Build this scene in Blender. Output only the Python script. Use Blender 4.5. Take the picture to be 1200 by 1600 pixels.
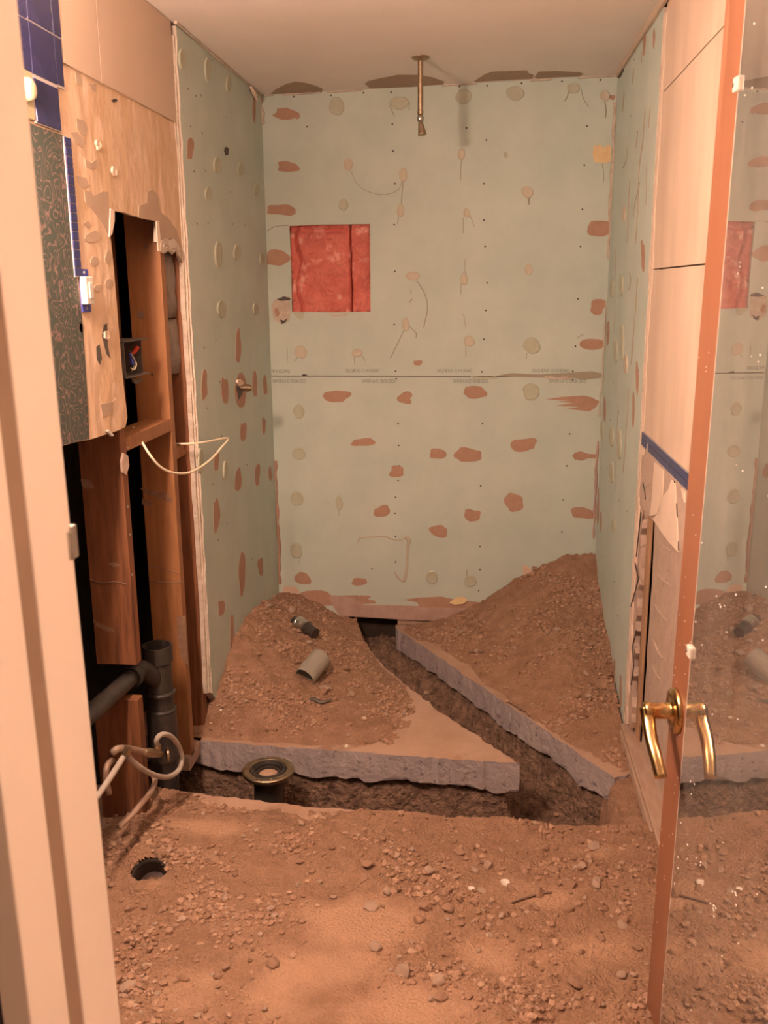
import bpy, bmesh, math, random
import numpy as np
from mathutils import Vector, Matrix
from mathutils.geometry import tessellate_polygon
for o in list(bpy.data.objects): bpy.data.objects.remove(o)
S = bpy.context.scene
COL = S.collection
rnd = random.Random(7)

# ------------------------------------------------------------------ camera (calibrated from the room's corners)
F, YAW, PITCH, ROLL, HC = 1460.6, .1063, .2355, -.0083, 1.6167
fw = np.array([-math.sin(YAW)*math.cos(PITCH), math.cos(YAW)*math.cos(PITCH), -math.sin(PITCH)])
r0 = np.array([math.cos(YAW), math.sin(YAW), 0.]); u0 = np.cross(r0, fw)
rt = r0*math.cos(ROLL)+u0*math.sin(ROLL); up = -r0*math.sin(ROLL)+u0*math.cos(ROLL)
CAM = np.array([0., 0., HC])
cd = bpy.data.cameras.new('camera'); cam = bpy.data.objects.new('camera', cd); COL.objects.link(cam)
cd.sensor_fit = 'HORIZONTAL'; cd.sensor_width = 36; cd.lens = F/1200*36
cd.clip_start = .05; cd.clip_end = 50
cd.dof.use_dof = True; cd.dof.focus_distance = 3.3; cd.dof.aperture_fstop = 10
cam.matrix_world = Matrix(((rt[0], up[0], -fw[0], 0), (rt[1], up[1], -fw[1], 0), (rt[2], up[2], -fw[2], HC), (0, 0, 0, 1)))
S.camera = cam

# ------------------------------------------------------------------ world, exposure
w = bpy.data.worlds.new('world'); S.world = w; w.use_nodes = True
w.node_tree.nodes['Background'].inputs[0].default_value = (.5, .32, .2, 1)
w.node_tree.nodes['Background'].inputs[1].default_value = .05
S.view_settings.view_transform = 'Standard'; S.view_settings.look = 'None'
S.view_settings.gamma = 1; S.view_settings.use_curve_mapping = False
S.view_settings.exposure = 2.15
LAMP = (1., .66, .47)
VANITY_STRENGTH = 132.0
HALL_FILL_STRENGTH = 62.0

# ------------------------------------------------------------------ the room's measures
D, XL, XR = 4.3257, -.9872, .5405
XO = -1.003            # face of the old boards on the left
XS = -1.015            # face of the studs on the left
def HZ(x): return 2.44+.0241*(x-XL)
def ray(x, y): return fw+rt*(x-600)/F-up*(y-800)/F
def onx(x, y, X): d = ray(x, y); return CAM+d*(X/d[0])
def ony(x, y, Y): d = ray(x, y); return CAM+d*(Y/d[1])
def onz(x, y, z=0.): d = ray(x, y); return CAM+d*((z-HC)/d[2])

# ------------------------------------------------------------------ materials
def mat(name, c1, c2=None, sc=6, stretch=(1, 1, 1), rough=.85, metal=0., bump=0., bsc=60, spot=None, spsc=30, spth=.62, emit=None, det=6, contrast=(.35, .65), spec=.5, coat=0., bdist=.01):
    m = bpy.data.materials.new(name); m.use_nodes = True
    nt = m.node_tree; b = nt.nodes['Principled BSDF']; N = nt.nodes.new; L = nt.links.new
    b.inputs['Roughness'].default_value = rough; b.inputs['Metallic'].default_value = metal
    b.inputs['Base Color'].default_value = (*c1, 1); b.inputs['Specular IOR Level'].default_value = spec
    b.inputs['Coat Weight'].default_value = coat
    tc = N('ShaderNodeTexCoord'); mp = N('ShaderNodeMapping'); mp.inputs['Scale'].default_value = stretch
    L(tc.outputs['Object'], mp.inputs[0])
    col = None
    if c2:
        n = N('ShaderNodeTexNoise'); n.inputs['Scale'].default_value = sc; n.inputs['Detail'].default_value = det; n.inputs['Roughness'].default_value = .62
        L(mp.outputs[0], n.inputs[0])
        cr = N('ShaderNodeValToRGB'); cr.color_ramp.elements[0].position = contrast[0]; cr.color_ramp.elements[1].position = contrast[1]
        cr.color_ramp.elements[0].color = (*c1, 1); cr.color_ramp.elements[1].color = (*c2, 1)
        L(n.outputs[0], cr.inputs[0]); col = cr.outputs[0]
    if spot:
        n2 = N('ShaderNodeTexNoise'); n2.inputs['Scale'].default_value = spsc; n2.inputs['Detail'].default_value = 3; L(mp.outputs[0], n2.inputs[0])
        r2 = N('ShaderNodeMapRange'); r2.inputs[1].default_value = spth; r2.inputs[2].default_value = spth+.06; L(n2.outputs[0], r2.inputs[0])
        mx = N('ShaderNodeMix'); mx.data_type = 'RGBA'; mx.inputs[7].default_value = (*spot, 1); mx.inputs[6].default_value = (*c1, 1)
        L(r2.outputs[0], mx.inputs[0])
        if col: L(col, mx.inputs[6])
        col = mx.outputs[2]
    if col: L(col, b.inputs['Base Color'])
    if bump:
        n3 = N('ShaderNodeTexNoise'); n3.inputs['Scale'].default_value = bsc; n3.inputs['Detail'].default_value = 5; L(mp.outputs[0], n3.inputs[0])
        bp = N('ShaderNodeBump'); bp.inputs['Strength'].default_value = bump; bp.inputs['Distance'].default_value = bdist
        L(n3.outputs[0], bp.inputs['Height']); L(bp.outputs[0], b.inputs['Normal'])
    if emit:
        b.inputs['Emission Color'].default_value = (*LAMP, 1); b.inputs['Emission Strength'].default_value = emit
    return m
M = {}
M['green'] = mat('green_board', (.475, .565, .525), (.545, .63, .58), 3.5, rough=.75, bump=.05, bsc=25)
M['gyp'] = mat('gypsum_core', (.62, .55, .48), (.48, .40, .33), 30, bump=.5, bsc=80)
M['brown'] = mat('torn_paper', (.40, .25, .185), (.46, .295, .22), 25, rough=.95, bump=.2, bsc=200)
M['pinkplaster'] = mat('pink_plaster', (.50, .36, .32), (.42, .29, .25), 12, rough=.95, bump=.4, bsc=60)
M['glue'] = mat('glue', (.48, .51, .41), (.43, .45, .36), 20, rough=.6, bump=.15, bsc=90)
M['glue_tan'] = mat('glue_tan', (.55, .48, .39), (.50, .50, .41), 20, rough=.55, bump=.15, bsc=90)
M['strand'] = mat('glue_strand', (.34, .31, .24), rough=.7)
M['dark'] = mat('cavity_shade', (.035, .025, .02), (.06, .04, .03), 8, rough=1)  # near-black colour stands for the shade deep behind the boards
M['black'] = mat('screw_black', (.06, .05, .05), rough=.6)
M['ink'] = mat('print_ink', (.12, .14, .13), (.22, .26, .24), 120, rough=.9)
M['yellowpaper'] = mat('yellow_paper', (.78, .62, .36), (.70, .52, .30), 30, rough=.9)
M['ceil'] = mat('ceiling_paint', (.78, .735, .70), (.83, .78, .745), 2.5, rough=.7, bump=.03, bsc=12)
M['ceilbrown'] = mat('ceiling_torn', (.36, .27, .20), (.41, .31, .23), 30, rough=.95)
M['pink'] = mat('insulation_pink', (.76, .24, .20), (.62, .165, .135), 14, rough=1, bump=.8, bsc=50, spot=(.85, .42, .36), spsc=9, spth=.58)
M['soil'] = mat('soil', (.285, .16, .10), (.42, .255, .17), 16, rough=1, bump=1., bsc=150, det=10, contrast=(.32, .70))
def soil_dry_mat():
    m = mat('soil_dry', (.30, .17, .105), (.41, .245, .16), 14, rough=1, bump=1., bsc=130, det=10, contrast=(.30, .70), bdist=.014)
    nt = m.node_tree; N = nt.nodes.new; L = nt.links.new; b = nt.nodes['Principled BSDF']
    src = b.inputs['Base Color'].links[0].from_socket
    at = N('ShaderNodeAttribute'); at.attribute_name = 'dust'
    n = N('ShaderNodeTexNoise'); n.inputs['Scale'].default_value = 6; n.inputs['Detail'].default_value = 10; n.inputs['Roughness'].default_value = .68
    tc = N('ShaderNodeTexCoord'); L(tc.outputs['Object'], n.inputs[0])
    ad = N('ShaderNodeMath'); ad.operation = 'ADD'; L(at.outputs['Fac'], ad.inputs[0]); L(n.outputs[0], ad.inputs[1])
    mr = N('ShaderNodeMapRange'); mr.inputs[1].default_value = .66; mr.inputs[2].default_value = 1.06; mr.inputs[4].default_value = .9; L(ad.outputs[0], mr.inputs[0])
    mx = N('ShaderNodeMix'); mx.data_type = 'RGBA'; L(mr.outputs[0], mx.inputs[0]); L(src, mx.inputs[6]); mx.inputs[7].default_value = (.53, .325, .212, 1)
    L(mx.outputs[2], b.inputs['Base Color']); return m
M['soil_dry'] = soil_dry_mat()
M['soil_damp'] = mat('soil_damp', (.14, .082, .058), (.31, .195, .135), 22, rough=1, bump=1., bsc=55, bdist=.03, det=9)
M['slabtop'] = mat('slab_top', (.38, .235, .165), (.47, .325, .245), 4, rough=.95, bump=.25, bsc=90, spot=(.33, .20, .14), spsc=5, spth=.62)
M['concrete'] = mat('concrete_cut', (.37, .32, .335), (.44, .375, .375), 9, rough=.9, bump=.6, bsc=70, spot=(.20, .17, .19), spsc=48, spth=.635)
M['stone'] = mat('stone', (.34, .235, .175), (.45, .325, .25), 30, rough=.95, bump=.3, bsc=150)
M['clod'] = mat('clod', (.35, .205, .135), (.44, .275, .19), 18, rough=1, bump=.5, bsc=200)
M['clodlight'] = mat('clod_light', (.44, .28, .19), (.52, .34, .24), 18, rough=1, bump=.5, bsc=200)
M['paleclod'] = mat('pale_chip', (.78, .72, .66), (.66, .58, .5), 30, rough=.9)
M['wood'] = mat('stud_wood_shaded', (.155, .057, .023), (.23, .09, .038), 9, (6, 6, .6), rough=.7, bump=.15, bsc=30, spot=(.10, .035, .015), spsc=3.2, spth=.60)  # stud wood with the shade of the wall bay put into its colour
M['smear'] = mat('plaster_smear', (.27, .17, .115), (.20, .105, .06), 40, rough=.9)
M['woodlit'] = mat('stud_wood_lit', (.26, .112, .042), (.33, .15, .062), 9, (7, 7, .5), rough=.6, bump=.1, bsc=30)  # the same stud wood, lamplight put into a lighter colour
M['lath'] = mat('lath_wood', (.46, .29, .18), (.38, .23, .14), 9, (6, 6, .6), rough=.85)
M['wooddust'] = mat('dusty_wood', (.46, .33, .26), (.38, .26, .195), 9, (5, 1, 5), rough=.9, bump=.2, bsc=40)
M['oldboard'] = mat('old_board', (.59, .41, .255), (.67, .505, .37), 6, (1, 1, .6), rough=.8, bump=.6, bsc=18, spot=(.71, .54, .41), spsc=16, spth=.57)
M['oldbrown'] = mat('old_board_torn', (.42, .315, .235), (.46, .345, .26), 20, rough=.95)
M['panel'] = mat('cream_panel', (.60, .475, .375), (.57, .445, .35), 3, (1, 1, .5), rough=.6, bump=.05, bsc=8)
M['panelR'] = mat('cream_panel_right', (.74, .595, .485), (.62, .485, .39), 3.5, (1, 1.4, .35), rough=.65, bump=.04, bsc=8)
M['greyplaster'] = mat('grey_plaster', (.55, .43, .36), (.47, .36, .30), 14, rough=.95, bump=.5, bsc=40, spot=(.30, .22, .18), spsc=40, spth=.68)
M['creamtorn'] = mat('cream_plaster', (.80, .66, .55), (.74, .60, .50), 8, rough=.8, bump=.1, bsc=30)
M['blue'] = mat('blue_tile', (.022, .022, .085), (.032, .032, .115), 12, rough=.22, bump=.03, bsc=20, spec=.6)
M['bluem'] = mat('blue_mosaic', (.035, .04, .165), (.026, .03, .13), 12, rough=.3)
M['grout'] = mat('grout', (.46, .42, .42), rough=.9)
M['jamb'] = mat('jamb_paint', (.74, .63, .54), (.77, .66, .57), 3, rough=.45, bump=.03, bsc=12, spot=(.66, .54, .45), spsc=5, spth=.70)
M['strip'] = mat('groove_strip', (.25, .165, .11), (.29, .19, .13), 6, rough=.8)  # darker brown for the strip along the jamb groove
M['hallwall'] = mat('hall_wall', (.07, .055, .07), (.09, .07, .085), 5, rough=.8)
M['hallpale'] = mat('hall_pale', (.60, .54, .48), rough=.9)
M['abs'] = mat('black_plastic', (.022, .02, .02), (.05, .04, .035), 20, rough=.45, bump=.05, bsc=40)
M['greypvc'] = mat('grey_pipe', (.26, .25, .22), (.33, .30, .25), 16, rough=.7)
M['chrome'] = mat('dull_steel', (.62, .60, .56), (.45, .42, .38), 20, rough=.3, metal=1)
M['brass'] = mat('brass', (.70, .50, .24), (.62, .43, .20), 30, rough=.2, metal=1)
M['oldbrass'] = mat('aged_brass', (.50, .40, .29), (.38, .29, .20), 40, rough=.35, metal=1)
M['copper'] = mat('dusty_copper', (.30, .20, .145), (.36, .27, .21), 20, rough=.6, metal=.4)
M['hose'] = mat('hose_grey', (.44, .40, .36), (.36, .31, .27), 40, rough=.6)
M['cable'] = mat('cable_cream', (.82, .74, .58), rough=.5)
M['boxsteel'] = mat('box_steel', (.13, .11, .10), (.18, .15, .13), 20, rough=.6, metal=.5)
M['white'] = mat('white_plastic', (.62, .60, .56), rough=.4)
M['ivory'] = mat('ivory_plastic', (.62, .54, .37), rough=.25)
M['ivoryplate'] = mat('ivory_plate', (.40, .34, .21), rough=.35)
M['red'] = mat('red_wire', (.6, .06, .03), rough=.5)
M['bluew'] = mat('blue_wire_nut', (.05, .06, .35), rough=.5)
M['kraft'] = mat('insulation_facing', (.30, .26, .225), (.17, .14, .12), 22, (1, 1, .5), rough=.55, bump=.8, bsc=20)
M['doorwood'] = mat('door_wood', (.275, .112, .060), (.245, .098, .051), 6, (5, 5, .4), rough=.42, bump=.03, bsc=25, coat=.1, spot=(.34, .15, .085), spsc=4, spth=.64)
M['clip'] = mat('clear_clip', (.72, .66, .6), rough=.15)
M['speck'] = mat('dust_speck', (.95, .92, .88), rough=.8)
M['bulb'] = mat('lamp_globe', (.9, .85, .75), rough=.4, emit=VANITY_STRENGTH)
M['hallfill'] = mat('hall_fill_globe', (.9, .85, .75), rough=.4, emit=HALL_FILL_STRENGTH)
M['rag'] = mat('paper_scrap', (.62, .46, .37), (.56, .40, .32), 20, rough=.95)
M['twig'] = mat('twig', (.22, .14, .1), rough=.9)
# dusty mirror: a silvered sheet under a film of plaster dust
def mirror_mat():
    m = bpy.data.materials.new('dusty_mirror'); m.use_nodes = True; nt = m.node_tree; N = nt.nodes.new; L = nt.links.new
    b = nt.nodes['Principled BSDF']; b.inputs['Metallic'].default_value = 1; b.inputs['Roughness'].default_value = .012
    b.inputs['Base Color'].default_value = (.80, .78, .75, 1)
    d = N('ShaderNodeBsdfDiffuse'); d.inputs[0].default_value = (.45, .41, .38, 1)
    tc = N('ShaderNodeTexCoord'); n = N('ShaderNodeTexNoise'); n.inputs['Scale'].default_value = 3; n.inputs['Detail'].default_value = 4
    mp = N('ShaderNodeMapping'); mp.inputs['Scale'].default_value = (6, 6, 1.2); L(tc.outputs['Object'], mp.inputs[0]); L(mp.outputs[0], n.inputs[0])
    mr = N('ShaderNodeMapRange'); mr.inputs[1].default_value = .3; mr.inputs[2].default_value = .75; mr.inputs[3].default_value = .07; mr.inputs[4].default_value = .20
    L(n.outputs[0], mr.inputs[0]); ms = N('ShaderNodeMixShader'); L(mr.outputs[0], ms.inputs[0])
    L(b.outputs[0], ms.inputs[1]); L(d.outputs[0], ms.inputs[2]); L(ms.outputs[0], nt.nodes['Material Output'].inputs[0]); return m
M['mirror'] = mirror_mat()
# printed wallpaper: dark green ground with rose scrolls
def wallpaper_mat():
    m = bpy.data.materials.new('paisley_wallpaper'); m.use_nodes = True; nt = m.node_tree; N = nt.nodes.new; L = nt.links.new
    b = nt.nodes['Principled BSDF']; b.inputs['Roughness'].default_value = .7
    tc = N('ShaderNodeTexCoord')
    dn = N('ShaderNodeTexNoise'); dn.inputs['Scale'].default_value = 9; dn.inputs['Detail'].default_value = 2; L(tc.outputs['Object'], dn.inputs[0])
    mxv = N('ShaderNodeMix'); mxv.data_type = 'VECTOR'; mxv.inputs[0].default_value = .12; L(tc.outputs['Object'], mxv.inputs[4]); L(dn.outputs[1], mxv.inputs[5])
    v = N('ShaderNodeTexVoronoi'); v.inputs['Scale'].default_value = 27; L(mxv.outputs[1], v.inputs[0])
    ml = N('ShaderNodeMath'); ml.operation = 'MULTIPLY'; ml.inputs[1].default_value = 22; L(v.outputs['Distance'], ml.inputs[0])
    sn = N('ShaderNodeMath'); sn.operation = 'SINE'; L(ml.outputs[0], sn.inputs[0])
    n2 = N('ShaderNodeTexNoise'); n2.inputs['Scale'].default_value = 60; n2.inputs['Detail'].default_value = 3; L(tc.outputs['Object'], n2.inputs[0])
    ad = N('ShaderNodeMath'); ad.operation = 'MULTIPLY'; L(sn.outputs[0], ad.inputs[0]); L(n2.outputs[0], ad.inputs[1])
    cr = N('ShaderNodeValToRGB'); e = cr.color_ramp.elements
    e[0].position = .12; e[0].color = (.055, .075, .062, 1); e[1].position = .55; e[1].color = (.25, .165, .155, 1)
    x = e.new(.26); x.color = (.065, .085, .068, 1); x = e.new(.38); x.color = (.13, .095, .09, 1)
    L(ad.outputs[0], cr.inputs[0]); L(cr.outputs[0], b.inputs['Base Color']); return m
M['wallpaper'] = wallpaper_mat()

# ------------------------------------------------------------------ mesh helpers
WL = {}
def reg(o, loc, parent):
    COL.objects.link(o); WL[o] = Vector(loc)
    if parent is not None:
        o.parent = parent; o.location = Vector(loc)-WL[parent]
    else: o.location = loc
def tag(o, label=None, cat=None, group=None, kind=None):
    if label: o['label'] = label
    if cat: o['category'] = cat
    if group: o['group'] = group
    if kind: o['kind'] = kind
    return o
def empty(name, loc, label=None, cat=None, group=None, kind=None):
    o = bpy.data.objects.new(name, None); o.empty_display_size = .05; reg(o, loc, None); return tag(o, label, cat, group, kind)
def mk(name, vs, fs, mats, parent=None, smooth=False, fm=None, loc=None, bevel=0):
    """mesh from world-space vertices; origin at loc (or the middle of the base)"""
    vs = [tuple(map(float, v)) for v in vs]
    a = np.array(vs)
    if loc is None:
        loc = ((a[:, 0].min()+a[:, 0].max())/2, (a[:, 1].min()+a[:, 1].max())/2, a[:, 2].min())
    a = a-np.array(loc)
    me = bpy.data.meshes.new(name); me.from_pydata(a.tolist(), [], [tuple(map(int, f)) for f in fs])
    for m in (mats if isinstance(mats, (list, tuple)) else [mats]): me.materials.append(M[m])
    if fm is not None: me.polygons.foreach_set('material_index', np.array(fm, dtype=np.int32))
    if bevel or True:
        bm = bmesh.new(); bm.from_mesh(me)
        if len(bm.faces) < 20000: bmesh.ops.recalc_face_normals(bm, faces=bm.faces)
        if bevel:
            bmesh.ops.bevel(bm, geom=[e for e in bm.edges if len(e.link_faces) == 2 and e.calc_face_angle(0) > .6], offset=bevel, segments=2, affect='EDGES', profile=.5)
        bm.to_mesh(me); bm.free()
    if smooth: me.polygons.foreach_set('use_smooth', [True]*len(me.polygons))
    me.update()
    o = bpy.data.objects.new(name, me); reg(o, loc, parent); return o
def box(x0, x1, y0, y1, z0, z1):
    v = [(x, y, z) for x in (x0, x1) for y in (y0, y1) for z in (z0, z1)]
    return v, [(0, 1, 3, 2), (4, 6, 7, 5), (0, 4, 5, 1), (2, 3, 7, 6), (0, 2, 6, 4), (1, 5, 7, 3)]
def join(*parts):
    V, Fc = [], []
    for v, f in parts:
        k = len(V); V += list(v); Fc += [tuple(i+k for i in t) for t in f]
    return V, Fc
class Plane:
    def __init__(s, kind, c): s.k = kind; s.c = c
    def m(s, u, v, w=0.):
        if s.k == 'B': return (u, s.c-w, v)
        if s.k == 'L': return (s.c+w, u, v)
        if s.k == 'R': return (s.c-w, u, v)
        if s.k == 'C': return (u, v, HZ(u)-w)
        if s.k == 'Z': return (u, v, s.c+w)
    def px(s, x, y):
        if s.k == 'B': p = ony(x, y, s.c); return (p[0], p[2])
        if s.k in 'LR': p = onx(x, y, s.c); return (p[1], p[2])
        if s.k == 'C':
            z = 2.45
            for _ in range(3): p = onz(x, y, z); z = HZ(p[0])
            return (p[0], p[1])
        p = onz(x, y, s.c); return (p[0], p[1])
BACK = Plane('B', D); LEFT = Plane('L', XL); OLD = Plane('L', XO); STUD = Plane('L', XS); RIGHT = Plane('R', XR); CEIL = Plane('C', 0)
ROLD = Plane('R', XR+.006)
def prism(pl, loops, w0, w1):
    """polygon (outer loop + holes, in plane coordinates) between offsets w0 (hidden) and w1 (seen); side faces after the front faces"""
    flat = [p for lp in loops for p in lp]; n = len(flat)
    tri = tessellate_polygon([[Vector((p[0], p[1], 0)) for p in lp] for lp in loops])
    V = [pl.m(p[0], p[1], w1) for p in flat]+[pl.m(p[0], p[1], w0) for p in flat]
    Fc = [tuple(t) for t in tri]; nf = len(Fc); k = 0
    for lp in loops:
        L_ = len(lp)
        for i in range(L_): a, b = k+i, k+(i+1) % L_; Fc.append((a, b, b+n, a+n))
        k += L_
    return V, Fc, [0]*nf+[1]*(len(Fc)-nf)
def sheet(name, pl, loops, w0, w1, m_face, m_side, parent, loc=None):
    V, Fc, fm = prism(pl, loops, w0, w1); return mk(name, V, Fc, [m_face, m_side], parent, fm=fm, loc=loc)
def rect(u0, u1, v0, v1): return [(u0, v0), (u1, v0), (u1, v1), (u0, v1)]
def jag(pts, step, amp, seed):
    r = random.Random(seed); out = []
    for i in range(len(pts)):
        a, b = pts[i], pts[(i+1) % len(pts)]; L_ = math.hypot(b[0]-a[0], b[1]-a[1]); n = max(1, int(L_/step))
        for k in range(n):
            t = k/n; j = 0 if k == 0 else amp
            out.append((a[0]+(b[0]-a[0])*t+r.uniform(-j, j), a[1]+(b[1]-a[1])*t+r.uniform(-j, j)))
    return out
def blob(cx, cy, w_, h_, seed, irr=.22, n=18, pw=1.0):
    r = random.Random(seed); ph = [r.uniform(0, 6.28) for _ in range(4)]; am = [r.uniform(.3, 1)*irr/k for k in (1.5, 2, 3, 3)]
    out = []
    for i in range(n):
        t = 6.2832*i/n; k = 1+sum(am[j]*math.sin((j+2)*t+ph[j]) for j in range(4))+r.uniform(-.05, .05)*irr*4
        c, s = math.cos(t), math.sin(t)
        c = math.copysign(abs(c)**pw, c); s = math.copysign(abs(s)**pw, s)
        out.append((cx+w_/2*k*c, cy+h_/2*k*s))
    return out
def flat_patch(name, pl, pix, m, parent, t=.0012, side=None):
    return sheet(name, pl, [[pl.px(*p) for p in pix]], 0., t, m, side or m, parent)
def dab(name, pl, pix, m, parent, t=.0065):
    uv = [pl.px(*p) for p in pix]; n = len(uv); c = (sum(p[0] for p in uv)/n, sum(p[1] for p in uv)/n)
    V, Fc = [], []
    for s, w_ in ((1, 0), (.93, t), (.8, t*.75), (.4, t*.55)):
        V += [pl.m(c[0]+(p[0]-c[0])*s, c[1]+(p[1]-c[1])*s, w_) for p in uv]
    V.append(pl.m(c[0], c[1], t*.6))
    for k in range(3):
        for i in range(n): a = k*n+i; b = k*n+(i+1) % n; Fc.append((a, b, b+n, a+n))
    for i in range(n): Fc.append((3*n+i, 3*n+(i+1) % n, 4*n))
    return mk(name, V, Fc, m, parent, smooth=True)
def spline(pts, k=6):
    P = [np.array(p, float) for p in pts]
    if len(P) < 3: return P
    P = [2*P[0]-P[1]]+P+[2*P[-1]-P[-2]]; out = []
    for i in range(1, len(P)-2):
        for j in range(k):
            t = j/k; a, b, c, d = P[i-1:i+3]
            out.append(.5*((2*b)+(c-a)*t+(2*a-5*b+4*c-d)*t*t+(3*b-a-3*c+d)*t**3))
    return out+[P[-2]]
def tube(pts, r, seg=10, sm=6, flat=1., fdir=None, cap=True):
    P = spline(pts, sm) if sm else [np.array(p, float) for p in pts]
    n = len(P); rs = r if hasattr(r, '__len__') else [r]*n
    if len(rs) != n: rs = np.interp(np.linspace(0, 1, n), np.linspace(0, 1, len(rs)), rs)
    V, Fc = [], []; t0 = P[1]-P[0]; t0 /= np.linalg.norm(t0)
    a = np.array(fdir, float) if fdir is not None else np.array([0, 0, 1.]) if abs(t0[2]) < .9 else np.array([1., 0, 0])
    for i in range(n):
        t = P[min(i+1, n-1)]-P[max(i-1, 0)]; t = t/(np.linalg.norm(t)+1e-12)
        a = a-t*(a@t); a /= np.linalg.norm(a)+1e-12; b = np.cross(t, a)
        for k in range(seg):
            q = 2*math.pi*k/seg; V.append(P[i]+rs[i]*(math.cos(q)*a*flat+math.sin(q)*b))
    for i in range(n-1):
        for k in range(seg): Fc.append((i*seg+k, i*seg+(k+1) % seg, (i+1)*seg+(k+1) % seg, (i+1)*seg+k))
    if cap: Fc += [tuple(range(seg))[::-1], tuple((n-1)*seg+k for k in range(seg))]
    return V, Fc
def lathe(prof, org, axis=(0, 0, 1), seg=28, close=False):
    ax = np.array(axis, float); ax /= np.linalg.norm(ax)
    a = np.array([1., 0, 0]) if abs(ax[0]) < .8 else np.array([0, 1., 0]); a = a-ax*(a@ax); a /= np.linalg.norm(a); b = np.cross(ax, a)
    V, Fc = [], []; o = np.array(org, float); n = len(prof)
    for r, t in prof:
        for k in range(seg):
            q = 2*math.pi*k/seg; V.append(o+ax*t+r*(math.cos(q)*a+math.sin(q)*b))
    for i in range(n if close else n-1):
        j = (i+1) % n
        for k in range(seg): Fc.append((i*seg+k, i*seg+(k+1) % seg, j*seg+(k+1) % seg, j*seg+k))
    return V, Fc
def lathe_capped(prof, org, axis=(0, 0, 1), seg=24):
    V, Fc = lathe(prof, org, axis, seg); n = len(prof)
    Fc += [tuple(range(seg))[::-1], tuple((n-1)*seg+k for k in range(seg))]; return V, Fc
# gradient noise on arrays
def pnoise(x, y, seed=0):
    xi = np.floor(x).astype(np.int64); yi = np.floor(y).astype(np.int64); xf = x-xi; yf = y-yi
    def g(i, j):
        h = (i*374761393+j*668265263+seed*974711) & 0xffffffff; h = ((h ^ (h >> 13))*1274126177) & 0xffffffff
        t = (h & 0xffff)/65536.*6.28318; return np.cos(t), np.sin(t)
    def d(i, j):
        gx, gy = g(xi+i, yi+j); return gx*(xf-i)+gy*(yf-j)
    u = xf*xf*xf*(xf*(xf*6-15)+10); v = yf*yf*yf*(yf*(yf*6-15)+10)
    return (d(0, 0)*(1-u)+d(1, 0)*u)*(1-v)+(d(0, 1)*(1-u)+d(1, 1)*u)*v
def fbm(x, y, f, octv=4, seed=0, gain=.5):
    s = 0; a = 1.
    for k in range(octv): s = s+a*pnoise(x*f, y*f, seed+k*17); f *= 2.03; a *= gain
    return s
def rbf(ctrl):
    c = np.array(ctrl, float); n = len(c); d = np.hypot(c[:, None, 0]-c[None, :, 0], c[:, None, 1]-c[None, :, 1])
    A = np.zeros((n+3, n+3)); A[:n, :n] = d; A[:n, n] = 1; A[:n, n+1:] = c[:, :2]; A[n:, :n] = A[:n, n:].T
    wt = np.linalg.solve(A, np.r_[c[:, 2], 0, 0, 0])
    def f(x, y):
        s = wt[n]+wt[n+1]*x+wt[n+2]*y
        for i in range(n): s = s+wt[i]*np.hypot(x-c[i, 0], y-c[i, 1])
        return s
    return f
def inside(px, py, poly):
    r = np.zeros(px.shape, bool); n = len(poly)
    for i in range(n):
        (x1, y1), (x2, y2) = poly[i], poly[(i+1) % n]
        c = ((y1 > py) != (y2 > py)) & (px < (x2-x1)*(py-y1)/((y2-y1) if y2 != y1 else 1e-9)+x1); r ^= c
    return r
def dist_poly(px, py, poly):
    d = np.full(px.shape, 9.); n = len(poly)
    for i in range(n):
        (x1, y1), (x2, y2) = poly[i], poly[(i+1) % n]; dx, dy = x2-x1, y2-y1
        t = np.clip(((px-x1)*dx+(py-y1)*dy)/(dx*dx+dy*dy+1e-12), 0, 1); d = np.minimum(d, np.hypot(px-x1-t*dx, py-y1-t*dy))
    return d
def soil_mesh(name, x0, x1, y0, y1, st, zf, m, parent=None, mask=None, loc=None):
    xs = np.arange(x0, x1+st/2, st); ys = np.arange(y0, y1+st/2, st); X, Y = np.meshgrid(xs, ys); Z = zf(X, Y)
    ok = np.ones(X.shape, bool) if mask is None else mask(X, Y, Z)
    ny, nx = X.shape; idx = np.arange(nx*ny).reshape(ny, nx)
    fk = ok[:-1, :-1] & ok[1:, :-1] & ok[:-1, 1:] & ok[1:, 1:]
    q = np.stack([idx[:-1, :-1], idx[:-1, 1:], idx[1:, 1:], idx[1:, :-1]], -1)[fk]
    used = np.unique(q); mp = np.full(nx*ny, -1); mp[used] = np.arange(len(used))
    V = np.stack([X.ravel(), Y.ravel(), Z.ravel()], -1)[used]
    o = mk(name, V.tolist(), mp[q].tolist(), m, parent, smooth=True, loc=loc); return o, V

def grit(x, y, sd): return .0085*np.abs(fbm(x, y, 24, 2, sd+1, .6))+.0065*np.maximum(0, fbm(x, y, 47, 2, sd+5, .6))**1.2+.010*np.maximum(0, fbm(x, y, 13, 2, sd+9))
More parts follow.
